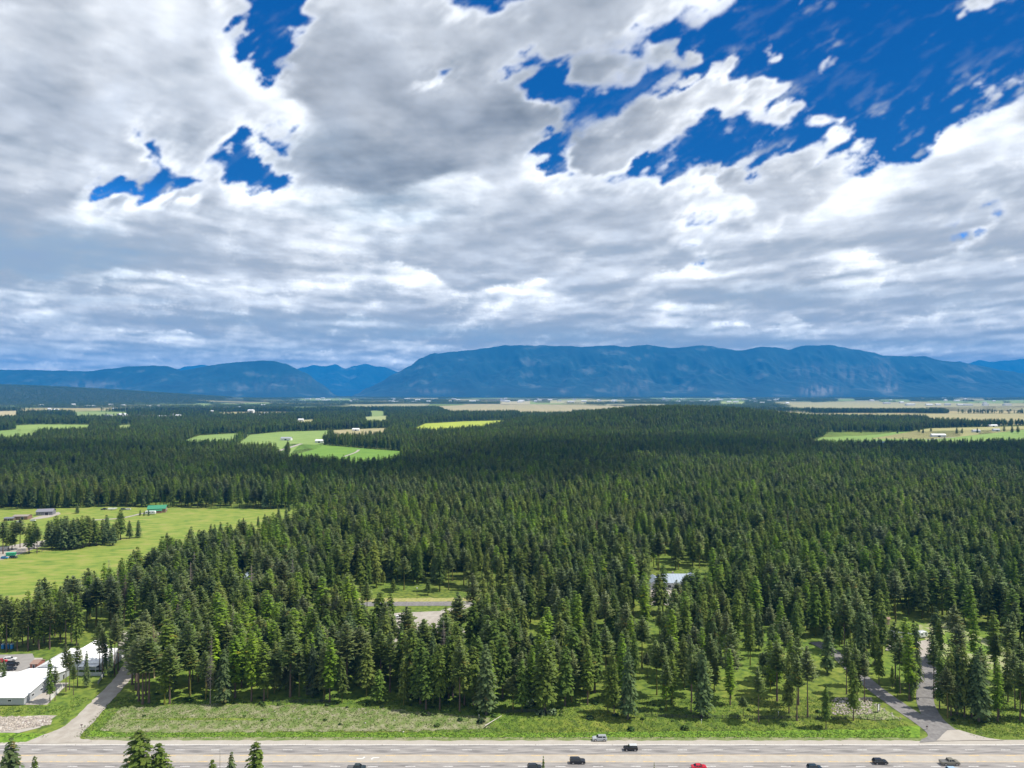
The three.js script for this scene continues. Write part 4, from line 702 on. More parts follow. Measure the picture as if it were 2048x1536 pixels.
{ const p = atPx(521, 984, 0), o = thing('house', 'brown-roofed house alone in the dark forest beyond the meadow', 'building', p, 0.15); gable(o, { w: 15, d: 10, h: 8, rise: 2.6, wall: std(0.5, 0.42, 0.34), roof: mRoofBrown, over: 0.8 }); for (const x of [-4, 0, 4]) opening(o, 'window', 'front', x, 6.4, 1.8, 1.4, 5); }
// roofs that show through the forest further off
[[1286, 890, 20, 9, mRoofBrown, 'long red-brown roofed house in the mid-distance forest'], [1257, 929, 17, 10, mBlueRoof, 'grey hipped house in the forest left of the pale roof'], [1303, 930, 15, 9, mSlate, 'low pale roof beside the grey hipped house in the forest'], [1226, 930, 8, 8, mTan, 'small tan house left of the grey hipped house in the forest'], [930, 888, 14, 9, mSlate, 'grey house in the forest right of the green hay field'], [1452, 992, 10, 9, mTan, 'tan cabin showing between trees in the right-hand wood']].forEach(([px, py, w, h, roof, label]) => {
  const p = atPx(px, py, 0); p.y = landH(p.x, p.z); const o = thing('house', label, 'building', p, 0.1); gable(o, { w, d: 9, h: h, rise: 3.4, wall: std(0.5, 0.46, 0.42), roof, over: 0.6 }); for (const x of [-0.28, 0.28]) opening(o, 'window', 'front', x * w, h - 1.6, 1.6, 1.3, 4.5);
});
// farmsteads and the town in the valley: each building a block with a roof
const FARM = [[284, 839, 40, 'large white warehouse among trees in the left mid-distance'], [322, 836, 44, 'long white shed right of the large white warehouse'], [352, 832, 30, 'white shed at the right end of the row in the left mid-distance'], [136, 842, 22, 'small white house by the left mid-distance field'], [182, 814, 90, 'very long pale building at the foot of the left hill'], [222, 811, 40, 'white building right of the very long pale one below the left hill'], [246, 812.5, 36, 'second white building right of the very long pale one'], [396, 820, 40, 'white building left of the cluster in the left valley'], [422, 822, 26, 'small white building in the left valley woods'], [490, 819, 44, 'white building at the left of the bright valley cluster'], [506, 817.5, 34, 'white building at the right of the bright valley cluster'], [446, 854, 20, 'white farmhouse by the pale clearing left of centre'], [459, 854, 14, 'small white barn right of the pale-clearing farmhouse'], [41, 882, 18, 'pale-roofed house at the left forest edge'], [712, 862, 20, 'white barn beside the tan strip field'], [573, 881, 26, 'white barn behind the short row of dark trees'], [640, 886, 20, 'white house at the left end of the tall tree row'], [664, 886.5, 14, 'small pale shed near the tall tree row'], [1032, 838.5, 18, 'domed green-roofed shed at the yellow field end'], [1046, 839.5, 22, 'long white shed right of the yellow field'], [1621, 876, 20, 'house with dark roof at the left tip of the right meadow'], [1876, 874, 34, 'long white stable in the right meadow'], [1952, 865, 20, 'dark-roofed farmhouse in the right meadow'], [1992, 863, 18, 'grey barn at the right meadow edge'], [1776, 860, 16, 'small brown shed behind the right meadow'], [1985, 854, 28, 'pale roof among the trees at the far right'], [1300, 832, 22, 'white house on the wooded knoll, left one'], [1379, 834, 24, 'white house on the wooded knoll, right one'], [619, 834, 30, 'white house of the pair in the mid-valley clearing, left'], [640, 833.5, 40, 'long white roof of the mid-valley clearing'], [830, 829.5, 34, 'white farm building above the yellow field'], [602, 843, 20, 'pale cottage in the small tan clearing']];
const mFarWall = std(0.70, 0.70, 0.69), mFarRoof = std(0.76, 0.77, 0.78, 0.6), mFarGrey = std(0.35, 0.37, 0.40, 0.6);
for (const [px, py, w, label] of FARM) { const p = atPx(px, py, 0); p.y = landH(p.x, p.z) + 0.5; const grey = /dark|grey|brown|green/.test(label), o = thing('farm_building', label, 'building', p, ((px * 7) % 10 - 5) * 0.04, 'buildings scattered in the valley'); gable(o, { w, d: Math.max(10, w * 0.4), h: py < 825 ? 9 : py < 845 ? 7 : 5, rise: py < 845 ? 4 : 3, wall: mFarWall, roof: grey ? mFarGrey : mFarRoof, over: 0.6 }); opening(o, 'door', 'front', 0, 2, w * 0.2, 3.6, Math.max(10, w * 0.4) / 2, mDark, null); }
{
  const r = rngOf(55), mk = (px, py, w, name, label, group) => { const p = atPx(px, py, 0); p.y = landH(p.x, p.z) + 0.5; const o = thing(name, label, 'building', p, (r() - 0.5) * 0.5, group); gable(o, { w, d: w * 0.5, h: 9 + r() * 5, rise: 3 + r() * 3, wall: mFarWall, roof: r() < 0.75 ? mFarRoof : mFarGrey, over: 0.6 }); };
  for (const px of [1820, 1858, 1876, 1895, 1923, 1936, 1971, 2014]) mk(px, 811 + r() * 0.8, 40 + r() * 36, 'hangar', 'pale hangar in the row along the far tan airfield', 'hangars along the far airfield');
  for (let i = 0; i < 76; i++) { const px = 600 + r() * 1000, py = 797.5 + r() * 8; mk(px, py, 30 + r() * 42, 'town_building', 'tiny pale building of the far town below the great mountain', 'buildings of the far town'); }
  for (let i = 0; i < 16; i++) { const px = 1500 + r() * 540, py = 797.5 + r() * 14; mk(px, py, 26 + r() * 40, 'valley_building', 'tiny pale building on the far right of the valley floor', 'buildings on the right valley floor'); }
  for (let i = 0; i < 18; i++) { const px = 80 + r() * 520, py = 812 + r() * 26; mk(px, py, 18 + r() * 20, 'valley_building', 'tiny pale building in the wooded left valley', 'buildings in the left valley'); }
}

// ---------------------------------------------------------------- vehicles (length along x, nose to +x)
const mTyre = std(0.02, 0.02, 0.022, 0.9), mRim = new THREE.MeshStandardMaterial({ color: lin(0.5, 0.5, 0.52), roughness: 0.3, metalness: 0.8 }), mLamp = std(0.75, 0.75, 0.72, 0.2), mTail = std(0.4, 0.02, 0.02, 0.3), mCarGlass = new THREE.MeshStandardMaterial({ color: lin(0.02, 0.025, 0.03), roughness: 0.08 });
const paint = (r, g, b) => new THREE.MeshPhysicalMaterial({ color: lin(r, g, b), roughness: 0.4, metalness: 0.1, clearcoat: 0.45, clearcoatRoughness: 0.08 });
// kinds: profiles of the lower body and of the glasshouse; x from tail to nose, y up
const CARS = {
  suv: { L: 4.9, Wd: 1.95, belt: 1.05, top: 1.78, hood: 1.08, cab: [-2.35, -2.1, 0.35, 1.15] },
  boxy: { L: 4.6, Wd: 1.92, belt: 1.12, top: 1.86, hood: 1.16, cab: [-2.2, -2.1, 0.35, 0.75] },
  sedan: { L: 4.7, Wd: 1.85, belt: 0.92, top: 1.46, hood: 0.95, cab: [-1.75, -0.95, 0.35, 1.15] },
  hatch: { L: 4.5, Wd: 1.84, belt: 0.98, top: 1.62, hood: 0.98, cab: [-2.15, -1.75, 0.3, 1.15] },
  pickup: { L: 5.8, Wd: 2.0, belt: 1.15, top: 1.9, hood: 1.18, cab: [-0.75, -0.55, 0.95, 1.6], bed: [-2.85, -0.85] },
};
function vehicle(name, label, kind, mat, pos, turn, { roof, rack, group } = {}) {
  const k = CARS[kind], o = thing(name, label, kind === 'pickup' ? 'truck' : 'car', pos, turn, group), h2 = k.L / 2, w2 = k.Wd / 2, fx = h2 * 0.62, rx = -h2 * 0.60, wr = kind === 'sedan' || kind === 'hatch' ? 0.34 : 0.39;
  const s = new THREE.Shape(); s.moveTo(-h2 + 0.06, 0.36); s.lineTo(rx - wr - 0.08, 0.30); s.absarc(rx, wr, wr + 0.08, Math.PI, 0, true); s.lineTo(fx - wr - 0.08, 0.28); s.absarc(fx, wr, wr + 0.08, Math.PI, 0, true); s.lineTo(h2 - 0.06, 0.34);
  s.quadraticCurveTo(h2 + 0.04, 0.6, h2 - 0.06, k.hood - 0.22); s.quadraticCurveTo(h2 - 0.15, k.hood - 0.04, k.cab[3] + 0.35, k.hood); s.lineTo(k.cab[3], k.belt + 0.03);
  if (k.bed) { s.lineTo(k.bed[1], k.belt); s.lineTo(k.bed[1], k.belt - 0.02); s.lineTo(-h2 + 0.04, k.belt - 0.02); } else s.lineTo(k.cab[0] + 0.02, k.belt + 0.02);
  s.quadraticCurveTo(-h2 - 0.02, k.belt - 0.08, -h2, 0.75); s.closePath();
  const body = part('body', new THREE.ExtrudeGeometry(s, { depth: k.Wd - 0.24, bevelEnabled: true, bevelSize: 0.06, bevelThickness: 0.12, bevelSegments: 2, curveSegments: 8 }).translate(0, 0, -w2 + 0.12), mat, o);
  // glasshouse: four belt corners to four roof corners
  const [b0, t0, t1, b1] = k.cab, wb = w2 - 0.1, wt = w2 - 0.28, yb = k.belt, yt = k.top - 0.06;
  const c = [[b0, yb, -wb], [b1, yb, -wb], [b1, yb, wb], [b0, yb, wb], [t0, yt, -wt], [t1, yt, -wt], [t1, yt, wt], [t0, yt, wt]];
  const quad = (a, b, d, e) => { const g = new THREE.BufferGeometry(); g.setAttribute('position', new THREE.Float32BufferAttribute([a, b, d, e].map((i) => c[i]).flat(), 3)); g.setIndex([0, 1, 2, 0, 2, 3]); g.computeVertexNormals(); return g; };
  part('windshield', quad(2, 1, 5, 6), mCarGlass, o); part('rear_window', quad(0, 3, 7, 4), mCarGlass, o); part('side_window', quad(3, 2, 6, 7), mCarGlass, o); part('side_window', quad(1, 0, 4, 5), mCarGlass, o);
  const rs = new THREE.Shape(), e = 0.12; rs.moveTo(t0 + e, -wt); rs.lineTo(t1 - e, -wt); rs.quadraticCurveTo(t1, -wt, t1, -wt + e); rs.lineTo(t1, wt - e); rs.quadraticCurveTo(t1, wt, t1 - e, wt); rs.lineTo(t0 + e, wt); rs.quadraticCurveTo(t0, wt, t0, wt - e); rs.lineTo(t0, -wt + e); rs.quadraticCurveTo(t0, -wt, t0 + e, -wt);
  const top = part('roof', new THREE.ExtrudeGeometry(rs, { depth: 0.05, bevelEnabled: true, bevelSize: 0.05, bevelThickness: 0.03, bevelSegments: 2 }).rotateX(-Math.PI / 2).translate(0, yt - 0.01, 0), roof ?? mat, o);
  if (rack) part('roof_rails', mergeGeometries([-1, 1].map((q) => box(t1 - t0 - 0.4, 0.05, 0.05, (t0 + t1) / 2, k.top + 0.08, q * (wt - 0.12)))), mDark, top);
  // pillars between the panes
  const bar = (a, b, w) => { const A = V3(...a), B = V3(...b), g = new THREE.BoxGeometry(w, A.distanceTo(B), 0.06); g.applyMatrix4(new THREE.Matrix4().compose(A.clone().add(B).multiplyScalar(0.5), new THREE.Quaternion().setFromUnitVectors(V3(0, 1, 0), B.clone().sub(A).normalize()), V3(1, 1, 1))); return g; };
  const mid = mixn(b0, b1, 0.46), mt = mixn(t0, t1, 0.42), bars = []; for (const q of [-1, 1]) { bars.push(bar([b0 + 0.05, yb, q * wb], [t0 + 0.05, yt, q * wt], kind === 'suv' || kind === 'hatch' ? 0.34 : 0.16), bar([b1, yb, q * wb], [t1, yt, q * wt], 0.09), bar([mid, yb, q * (wb + 0.01)], [mt, yt, q * (wt + 0.01)], 0.12)); }
  part('pillars', mergeGeometries(bars), mat, o);
  if (k.bed) part('cargo_bed', box(k.bed[1] - k.bed[0] - 0.15, 0.04, k.Wd - 0.5, (k.bed[0] + k.bed[1]) / 2, k.belt + 0.02 + 0.002, 0), std(0.12, 0.12, 0.12, 0.7), o);
  for (const x of [rx, fx]) for (const q of [-1, 1]) { const wl = part('wheel', new THREE.CylinderGeometry(wr, wr, 0.24, 18).rotateX(Math.PI / 2).translate(x, wr, q * (w2 - 0.12)), mTyre, o); part('rim', new THREE.CylinderGeometry(wr * 0.66, wr * 0.66, 0.03, 14).rotateX(Math.PI / 2).translate(x, wr, q * (w2 + 0.012)), mRim, wl); }
  for (const q of [-1, 1]) { part('headlight', box(0.12, 0.16, 0.36, h2 - 0.02, k.hood - 0.3, q * (w2 - 0.32)), mLamp, o); part('taillight', box(0.08, 0.26, 0.2, -h2 - 0.01, k.belt - 0.22, q * (w2 - 0.22)), mTail, o); part('mirror', box(0.14, 0.14, 0.2, b1 - 0.25, yb + 0.08, q * (w2 + 0.06)), mat, body); }
  return o;
}
const onRoad = (px, py) => atPx(px, py, 0.06), LEFT = Math.PI, RIGHT = 0;
vehicle('suv', 'silver sport utility car driving on the far shoulder', 'suv', paint(0.42, 0.45, 0.47), onRoad(1199, 1481), LEFT, { rack: true });
vehicle('suv', 'boxy black off-roader with white roof panel in the far lanes', 'boxy', paint(0.012, 0.013, 0.015), onRoad(1261, 1500.5), LEFT, { roof: paint(0.6, 0.62, 0.63) });
vehicle('suv', 'black sport utility car crossing the near yellow line', 'suv', paint(0.012, 0.014, 0.02), onRoad(1155, 1526.5), RIGHT);
vehicle('car', 'dark car cut by the bottom edge left of the slim conifer tip', 'hatch', paint(0.016, 0.022, 0.03), onRoad(1069, 1538.5), RIGHT);
vehicle('pickup_truck', 'very dark green pickup truck at the bottom edge below the turn arrows', 'pickup', paint(0.012, 0.024, 0.026), onRoad(713, 1541), RIGHT);
vehicle('car', 'bright red car cut by the bottom edge', 'sedan', paint(0.50, 0.012, 0.03), onRoad(1398, 1538), RIGHT);
vehicle('car', 'dark blue car cut by the bottom edge left of the black sedan', 'hatch', paint(0.012, 0.03, 0.05), onRoad(1629, 1539.5), RIGHT);
vehicle('car', 'black wagon on the near yellow line left of the grey pickup', 'hatch', paint(0.012, 0.014, 0.016), onRoad(1760, 1527.5), RIGHT);
vehicle('pickup_truck', 'grey-brown pickup truck on the highway near the right driveway', 'pickup', paint(0.20, 0.19, 0.155), onRoad(1899, 1529), RIGHT);
vehicle('car', 'pale blue car roof just showing at the bottom edge below the pickup', 'hatch', paint(0.36, 0.50, 0.62), onRoad(1907, 1545), RIGHT);
vehicle('suv', 'white sport utility car parked at the back of the left lot', 'suv', paint(0.72, 0.72, 0.72), atPx(20, 1322, 0.13), 0.25);
vehicle('car', 'red car parked left of the white one in the left lot', 'sedan', paint(0.45, 0.02, 0.03), atPx(3, 1325, 0.13), 0.25);
vehicle('suv', 'black sport utility car parked in the middle of the left lot', 'suv', paint(0.012, 0.013, 0.016), atPx(25, 1332, 0.13), 0.3);
vehicle('car', 'dark blue-grey car parked in the front row of the left lot', 'hatch', paint(0.03, 0.035, 0.045), atPx(21, 1341, 0.13), 0.3);
vehicle('car', 'white car at the left picture edge in the parking lot', 'hatch', paint(0.72, 0.72, 0.72), atPx(2, 1342, 0.13), 0.3);
vehicle('car', 'white car parked on the gravel lot behind the trees in mid-wood', 'suv', paint(0.72, 0.72, 0.72), atPx(800, 1238, 0.15), 0.2);
vehicle('car', 'blue car parked beside the green dumpster at left', 'hatch', paint(0.03, 0.22, 0.45), atPx(9, 1118, 0.25), 0.1);
vehicle('suv', 'dark vehicle right of the blue car near the green dumpster', 'suv', paint(0.02, 0.03, 0.05), atPx(27, 1117, 0.25), 0.1);
[[208, 1020, 'pickup', [0.04, 0.05, 0.08], 'dark truck at the left of the vehicles parked along the forest edge'], [247, 1020, 'suv', [0.1, 0.12, 0.15], 'grey vehicle in the row parked along the forest edge'], [257, 1020, 'hatch', [0.7, 0.7, 0.7], 'white car at the right of the forest-edge row'], [38, 1046, 'suv', [0.7, 0.7, 0.7], 'white vehicle before the brown outbuilding, left one'], [66, 1043, 'hatch', [0.7, 0.7, 0.7], 'white car on the pale drive before the grey pole barn']].forEach(([x, y, k, c, l]) => vehicle('parked_vehicle', l, k, paint(...c), atPx(x, y, 0.25), 0.1));
// a boat on a trailer, and the long caravan before the barn
{ const o = thing('boat', 'white boat on a trailer in the forest-edge row of vehicles', 'boat', atPx(225, 1020.5, 0.25), 0.05); const s = new THREE.Shape(); s.moveTo(-4, 0.7); s.lineTo(2.2, 0.7); s.quadraticCurveTo(3.8, 0.9, 4.4, 1.9); s.lineTo(-4, 1.8); part('hull', new THREE.ExtrudeGeometry(s, { depth: 1.9, bevelEnabled: true, bevelSize: 0.15, bevelThickness: 0.25 }).translate(0, 0, -0.95), mTrim, o); part('windshield', box(0.1, 0.6, 1.5, 0.6, 2.25, 0), mCarGlass, o); for (const q of [-1, 1]) part('wheel', new THREE.CylinderGeometry(0.35, 0.35, 0.2, 12).rotateX(Math.PI / 2).translate(-0.8, 0.35, q * 1.15), mTyre, o); }
{ const o = thing('caravan', 'long white caravan parked before the green-roofed barn', 'caravan', atPx(301, 1029, 0.2), 0.1); const s = new THREE.Shape(); s.moveTo(-4.6, 0.6); s.lineTo(4.6, 0.6); s.lineTo(4.8, 1.8); s.quadraticCurveTo(4.6, 3.1, 4.0, 3.2); s.lineTo(-4.5, 3.2); s.closePath(); part('body', new THREE.ExtrudeGeometry(s, { depth: 2.2, bevelEnabled: true, bevelSize: 0.08, bevelThickness: 0.12 }).translate(0, 0, -1.1), mTrim, o); for (const x of [-3, -0.5, 2.6]) part('window', box(1.2, 0.7, 0.05, x, 2.2, 1.26), mGlass, o); part('door', box(0.8, 1.9, 0.05, 1.1, 1.7, 1.26), std(0.6, 0.6, 0.6), o); for (const x of [-0.9, 0.1]) for (const q of [-1, 1]) part('wheel', new THREE.CylinderGeometry(0.38, 0.38, 0.22, 12).rotateX(Math.PI / 2).translate(x, 0.38, q * 1.1), mTyre, o); }
{ const o = thing('dumpster', 'bright green dumpster at the left meadow edge', 'dumpster', atPx(22, 1112, 0.2), 0.1); const s = new THREE.Shape(); s.moveTo(-2.6, 0.2); s.lineTo(2.6, 0.2); s.lineTo(3.2, 2.2); s.lineTo(-3.2, 2.2); s.closePath(); part('body', new THREE.ExtrudeGeometry(s, { depth: 2.4, bevelEnabled: false }).translate(0, 0, -1.2), std(0.03, 0.36, 0.19, 0.5), o); part('lid', box(6.3, 0.08, 2.5, 0, 2.26, 0), std(0.05, 0.42, 0.24, 0.5), o); for (const x of [-2, 0, 2]) part('rib', box(0.12, 1.8, 0.12, x, 1.2, 1.26), std(0.03, 0.32, 0.17, 0.5), o); }
// storage boxes in the yard at the left
[[45, 1103, [0.6, 0.56, 0.5], 'pale storage container right of the green dumpster'], [8, 1101, [0.62, 0.6, 0.58], 'white storage container above the green dumpster']].forEach(([x, y, c, l]) => { const o = thing('storage_container', l, 'container', atPx(x, y, 0.2), 0.15); part('body', box(6, 2.4, 2.4, 0, 1.25, 0), std(...c, 0.7), o); part('door', box(0.06, 2.1, 2.1, 3.03, 1.25, 0), mTan, o); for (let i = 0; i < 9; i++) part('rib', box(0.1, 2.2, 0.08, -2.6 + i * 0.65, 1.25, 1.24), std(...c, 0.7), o); });

// ---------------------------------------------------------------- fences, signs and other small things by the road
function fence(label, pts, { h = 1.15, gap = 2.6, rails = 3, mat = mDark, panel } = {}) {
  const P = pts.map(([a, b]) => { const p = G(a, b); p.y = landH(p.x, p.z); return p; }), o = thing('fence', label, 'fence', P[0].clone());
  for (let i = 0; i + 1 < P.length; i++) {
    const a = P[i], b = P[i + 1], L = a.distanceTo(b), n = Math.max(1, Math.round(L / gap)), ang = Math.atan2(-(b.z - a.z), b.x - a.x);
    for (let k = 0; k < n + (i + 2 === P.length ? 1 : 0); k++) { const q = a.clone().lerp(b, k / n).sub(P[0]); part('post', box(0.13, h + 0.3, 0.13, q.x, q.y + h / 2, q.z), mat, o); }
    for (let k = 0; k < n; k++) { const q = a.clone().lerp(b, (k + 0.5) / n).sub(P[0]); if (panel) part('panel', new THREE.BoxGeometry(L / n - 0.15, h, 0.04).rotateY(ang).translate(q.x, q.y + h / 2 + 0.05, q.z), panel, o); else for (let j = 0; j < rails; j++) part('rail', new THREE.BoxGeometry(L / n, 0.11, 0.05).rotateY(ang).translate(q.x, q.y + h * (0.3 + 0.34 * j), q.z), mat, o); }
  }
}
fence('dark rail fence along the open wood left of the rock bed', [[1290, 1434], [1400, 1437], [1520, 1438], [1620, 1438], [1764, 1440]]);
fence('dark rail fence at the wood edge above the dry left bank', [[545, 1407], [600, 1407], [660, 1407]]);
fence('dark rail fence behind the pale fallen log', [[1000, 1426], [1060, 1425], [1110, 1427]]);
fence('pale panel fence between the white-roofed house and the gravel drive', [[150, 1352], [185, 1351], [208, 1350], [196, 1368]], { h: 1.5, gap: 2.4, panel: std(0.45, 0.47, 0.48), mat: mGreyWall });
fence('white panel fence beside the long low building', [[98, 1404], [120, 1382], [126, 1374]], { h: 1.4, gap: 2.2, panel: mTrim, mat: mTrim });
{ // roadside sign: black frame, white board
  const o = thing('sign', 'upright white sign in a black frame beside the driveway', 'sign', atPx(1757, 1425, 0.05), 0.75);
  for (const x of [-0.85, 0.85]) part('post', box(0.16, 3.3, 0.16, x, 1.6, 0), mDark, o); part('frame', mergeGeometries([box(1.54, 0.14, 0.14, 0, 3.15, 0), box(1.54, 0.14, 0.14, 0, 0.7, 0)]), mDark, o); const b = part('board', box(1.5, 2.3, 0.06, 0, 1.93, 0), mTrim, o);
  const ring = new THREE.RingGeometry(0.22, 0.32, 20).translate(0, 2.3, 0.036); part('emblem', ring, std(0.35, 0.36, 0.38), b); part('lettering', box(0.9, 0.1, 0.006, 0, 1.7, 0.034), std(0.35, 0.36, 0.38), b);
}
[[1836, 1376, 'white bench-like box beside the curving driveway, left side'], [1873, 1383, 'white utility box on the right side of the curving driveway']].forEach(([x, y, l]) => { const o = thing('utility_box', l, 'box', atPx(x, y, 0.05), 0.3); part('lid', box(1.5, 0.12, 0.9, 0, 1.0, 0), mTrim, o); part('body', box(1.3, 0.9, 0.75, 0, 0.48, 0), std(0.5, 0.52, 0.54), o); });
[[1854, 1460, 'dark mailbox at the mouth of the right driveway'], [163, 1457, 'dark mailbox at the mouth of the gravel drive']].forEach(([x, y, l]) => { const o = thing('mailbox', l, 'mailbox', atPx(x, y, 0.05), 0.2); part('post', box(0.12, 1.1, 0.12, 0, 0.55, 0), mWood, o); part('box', new THREE.CapsuleGeometry(0.2, 0.4, 4, 10).rotateZ(Math.PI / 2).translate(0, 1.25, 0), mDark, o); part('flag', box(0.04, 0.22, 0.12, 0.1, 1.42, 0.2), mRed, o); });
[[1403, 1447, 'white marker post in the shade of the bushy pines'], [1557, 1431, 'white marker by the rail fence below the bare stems'], [958, 1437, 'white marker post among the small bushes']].forEach(([x, y, l]) => { const o = thing('marker_post', l, 'post', atPx(x, y, 0)); part('stake', new THREE.CylinderGeometry(0.05, 0.06, 1.3, 8).translate(0, 0.6, 0), mTrim, o); part('cap', new THREE.SphereGeometry(0.16, 10, 8).translate(0, 1.3, 0), mTrim, o); });
{ const o = thing('lamp_post', 'slim pole with white globe beside the side road', 'lamp', atPx(834, 1198, 0.1)); part('pole', new THREE.CylinderGeometry(0.07, 0.1, 6, 8).translate(0, 3, 0), mDark, o); part('globe', new THREE.SphereGeometry(0.34, 12, 10).translate(0, 6.2, 0), mTrim, o); part('arm', box(0.9, 0.08, 0.08, 0.3, 5.8, 0), mDark, o); }
{ const k = ray(440, 1497), t = 208 / -k.z, top = CAM_H + k.y * t, o = thing('bare_pole', 'bare grey dead stem rising in front of the road at left', 'dead tree', V3(k.x * t, -3, -208)); part('stem', new THREE.CylinderGeometry(0.04, 0.2, top + 3, 7).translate(0, (top + 3) / 2, 0), TRUNKS.snag, o); for (let i = 0; i < 7; i++) part('twig', new THREE.CylinderGeometry(0.012, 0.03, 0.8, 4).translate(0, 0.4, 0).rotateZ(1.2).rotateY(i * 2.4).translate(0, top + 2 - i * 1.3, 0), TRUNKS.snag, o); }
// fallen log
{ const a = G(970, 1452), b = G(1003, 1432), L = a.distanceTo(b), mid = a.clone().lerp(b, 0.5), o = thing('fallen_log', 'pale bare fallen log lying on the grass bank', 'log', V3(mid.x, landH(mid.x, mid.z) + 0.35, mid.z), Math.atan2(-(b.z - a.z), b.x - a.x)); part('trunk', new THREE.CylinderGeometry(0.10, 0.2, L, 8).rotateZ(-Math.PI / 2), std(0.5, 0.46, 0.40), o); for (let i = 0; i < 6; i++) part('branch_stub', new THREE.CylinderGeometry(0.02, 0.05, 0.7, 5).translate(0, 0.35, 0).rotateX(i * 1.9).translate(-L / 2 + 1.5 + i * L / 7, 0, 0), std(0.46, 0.42, 0.37), o); }
// boulders: rough stones, each its own
function stoneGeo(seed) { const g = new THREE.IcosahedronGeometry(1, 1), p = g.attributes.position; for (let i = 0; i < p.count; i++) { const v = V3(p.getX(i), p.getY(i), p.getZ(i)), k = 0.8 + 0.45 * noise3(v.x * 1.3 + seed * 7, v.y * 1.3, v.z * 1.3); p.setXYZ(i, v.x * k * 1.25, v.y * k * 0.75, v.z * k); } g.computeVertexNormals(); return g; }
const STONES = [1, 2, 3, 4].map(stoneGeo), mStone = [std(0.40, 0.36, 0.32), std(0.30, 0.27, 0.24), std(0.50, 0.47, 0.43), std(0.24, 0.20, 0.18)];
{
  const r = rngOf(64), put = (label, group, n, fn, s0, s1) => { for (let i = 0; i < n; i++) { const [px, py] = fn(); const p = G(px, py), s = s0 + (s1 - s0) * r() * r(), m = new THREE.Mesh(STONES[i % 4], mStone[Math.floor(r() * 4)]); m.name = numbered('boulder'); m.castShadow = m.receiveShadow = true; m.position.set(p.x, landH(p.x, p.z) + s * 0.3, p.z); m.rotation.y = r() * 6; m.scale.setScalar(s); scene.add(tag(m, label, 'boulder', group)); } };
  put('pale boulder in the heap of riprap at the lower left corner', 'riprap boulders', 120, () => { const t = r(); return [t * 106 - 4, 1435 + (1 - t * 0.5) * r() * 30]; }, 0.35, 0.8);
  put('pale boulder in the rock bed left of the right driveway', 'rock bed boulders', 110, () => { const t = r(); return [1668 + t * 62, 1398 + r() * 26 - t * 2]; }, 0.25, 0.7);
  put('pale stone along the edge of the right driveway', 'stones edging the right driveway', 34, () => { const t = r(); return [1740 + t * 62 + (r() - 0.5) * 8, 1400 + t * 40 + (r() - 0.2) * 8]; }, 0.2, 0.45);
  put('pale stone on the dry grass bank', 'stones on the dry bank', 36, () => [260 + r() * 560, 1418 + r() * 46], 0.18, 0.45);
  // loose pebbles too many to count
  const N = 1500, heap = new THREE.InstancedMesh(STONES[0], mStone[0], N), M = new THREE.Matrix4(), c = new THREE.Color(); heap.name = 'riprap_gravel'; heap.userData.kind = 'stuff'; tag(heap, 'small broken stones filling the riprap and rock beds', 'gravel'); heap.castShadow = heap.receiveShadow = true;
  for (let i = 0; i < N; i++) { const left = i % 3, t = r(), [px, py] = left ? [t * 108 - 6, 1434 + (1 - t * 0.5) * r() * 31] : [1664 + t * 80, 1396 + r() * 34], p = G(px, py), s = 0.12 + 0.3 * r(); M.compose(V3(p.x, s * 0.3 + 0.1, p.z), new THREE.Quaternion().setFromAxisAngle(V3(0, 1, 0), r() * 6), V3(s, s, s)); heap.setMatrixAt(i, M); const k = 0.6 + 0.7 * r(); heap.setColorAt(i, c.setRGB(k, k * 0.97, k * 0.93)); }
  scene.add(heap);
}
// bushes: small leafy mounds
function bushGeo(seed, n = 260) { const r = rngOf(seed), P = [], N = [], C = []; for (let i = 0; i < n; i++) { const a = r() * 6.283, u = r(), q = Math.sqrt(u), y = Math.sqrt(1 - u) * (0.55 + 0.55 * r()), ctr = V3(Math.cos(a) * q * (0.7 + 0.4 * r()), y * 0.8, Math.sin(a) * q * (0.7 + 0.4 * r())), s = 0.13 + 0.12 * r(), o = ctr.clone().normalize(), sh = 0.75 + 0.5 * r(); for (let k = 0; k < 3; k++) { P.push(ctr.x + (r() - 0.5) * s * 2.4, ctr.y + (r() - 0.5) * s * 2, ctr.z + (r() - 0.5) * s * 2.4); N.push(o.x, o.y + 0.4, o.z); C.push(sh, sh, sh); } } const g = new THREE.BufferGeometry(); g.setAttribute('position', new THREE.Float32BufferAttribute(P, 3)); g.setAttribute('normal', new THREE.Float32BufferAttribute(N, 3)); g.setAttribute('color', new THREE.Float32BufferAttribute(C, 3)); return g; }
const BUSH = [bushGeo(1), bushGeo(2), bushGeo(3)], mBush = [[0.06, 0.13, 0.025], [0.09, 0.16, 0.03], [0.05, 0.095, 0.03], [0.20, 0.28, 0.13]].map((c) => new THREE.MeshStandardMaterial({ color: lin(...c), roughness: 0.95, vertexColors: true, side: THREE.DoubleSide })), mStem = std(0.12, 0.09, 0.06);
const stemGeo = mergeGeometries([0, 1, 2, 3].map((i) => new THREE.CylinderGeometry(0.02, 0.035, 0.7, 5).translate(0, 0.3, 0).rotateZ(0.5).rotateY(i * 1.6)));
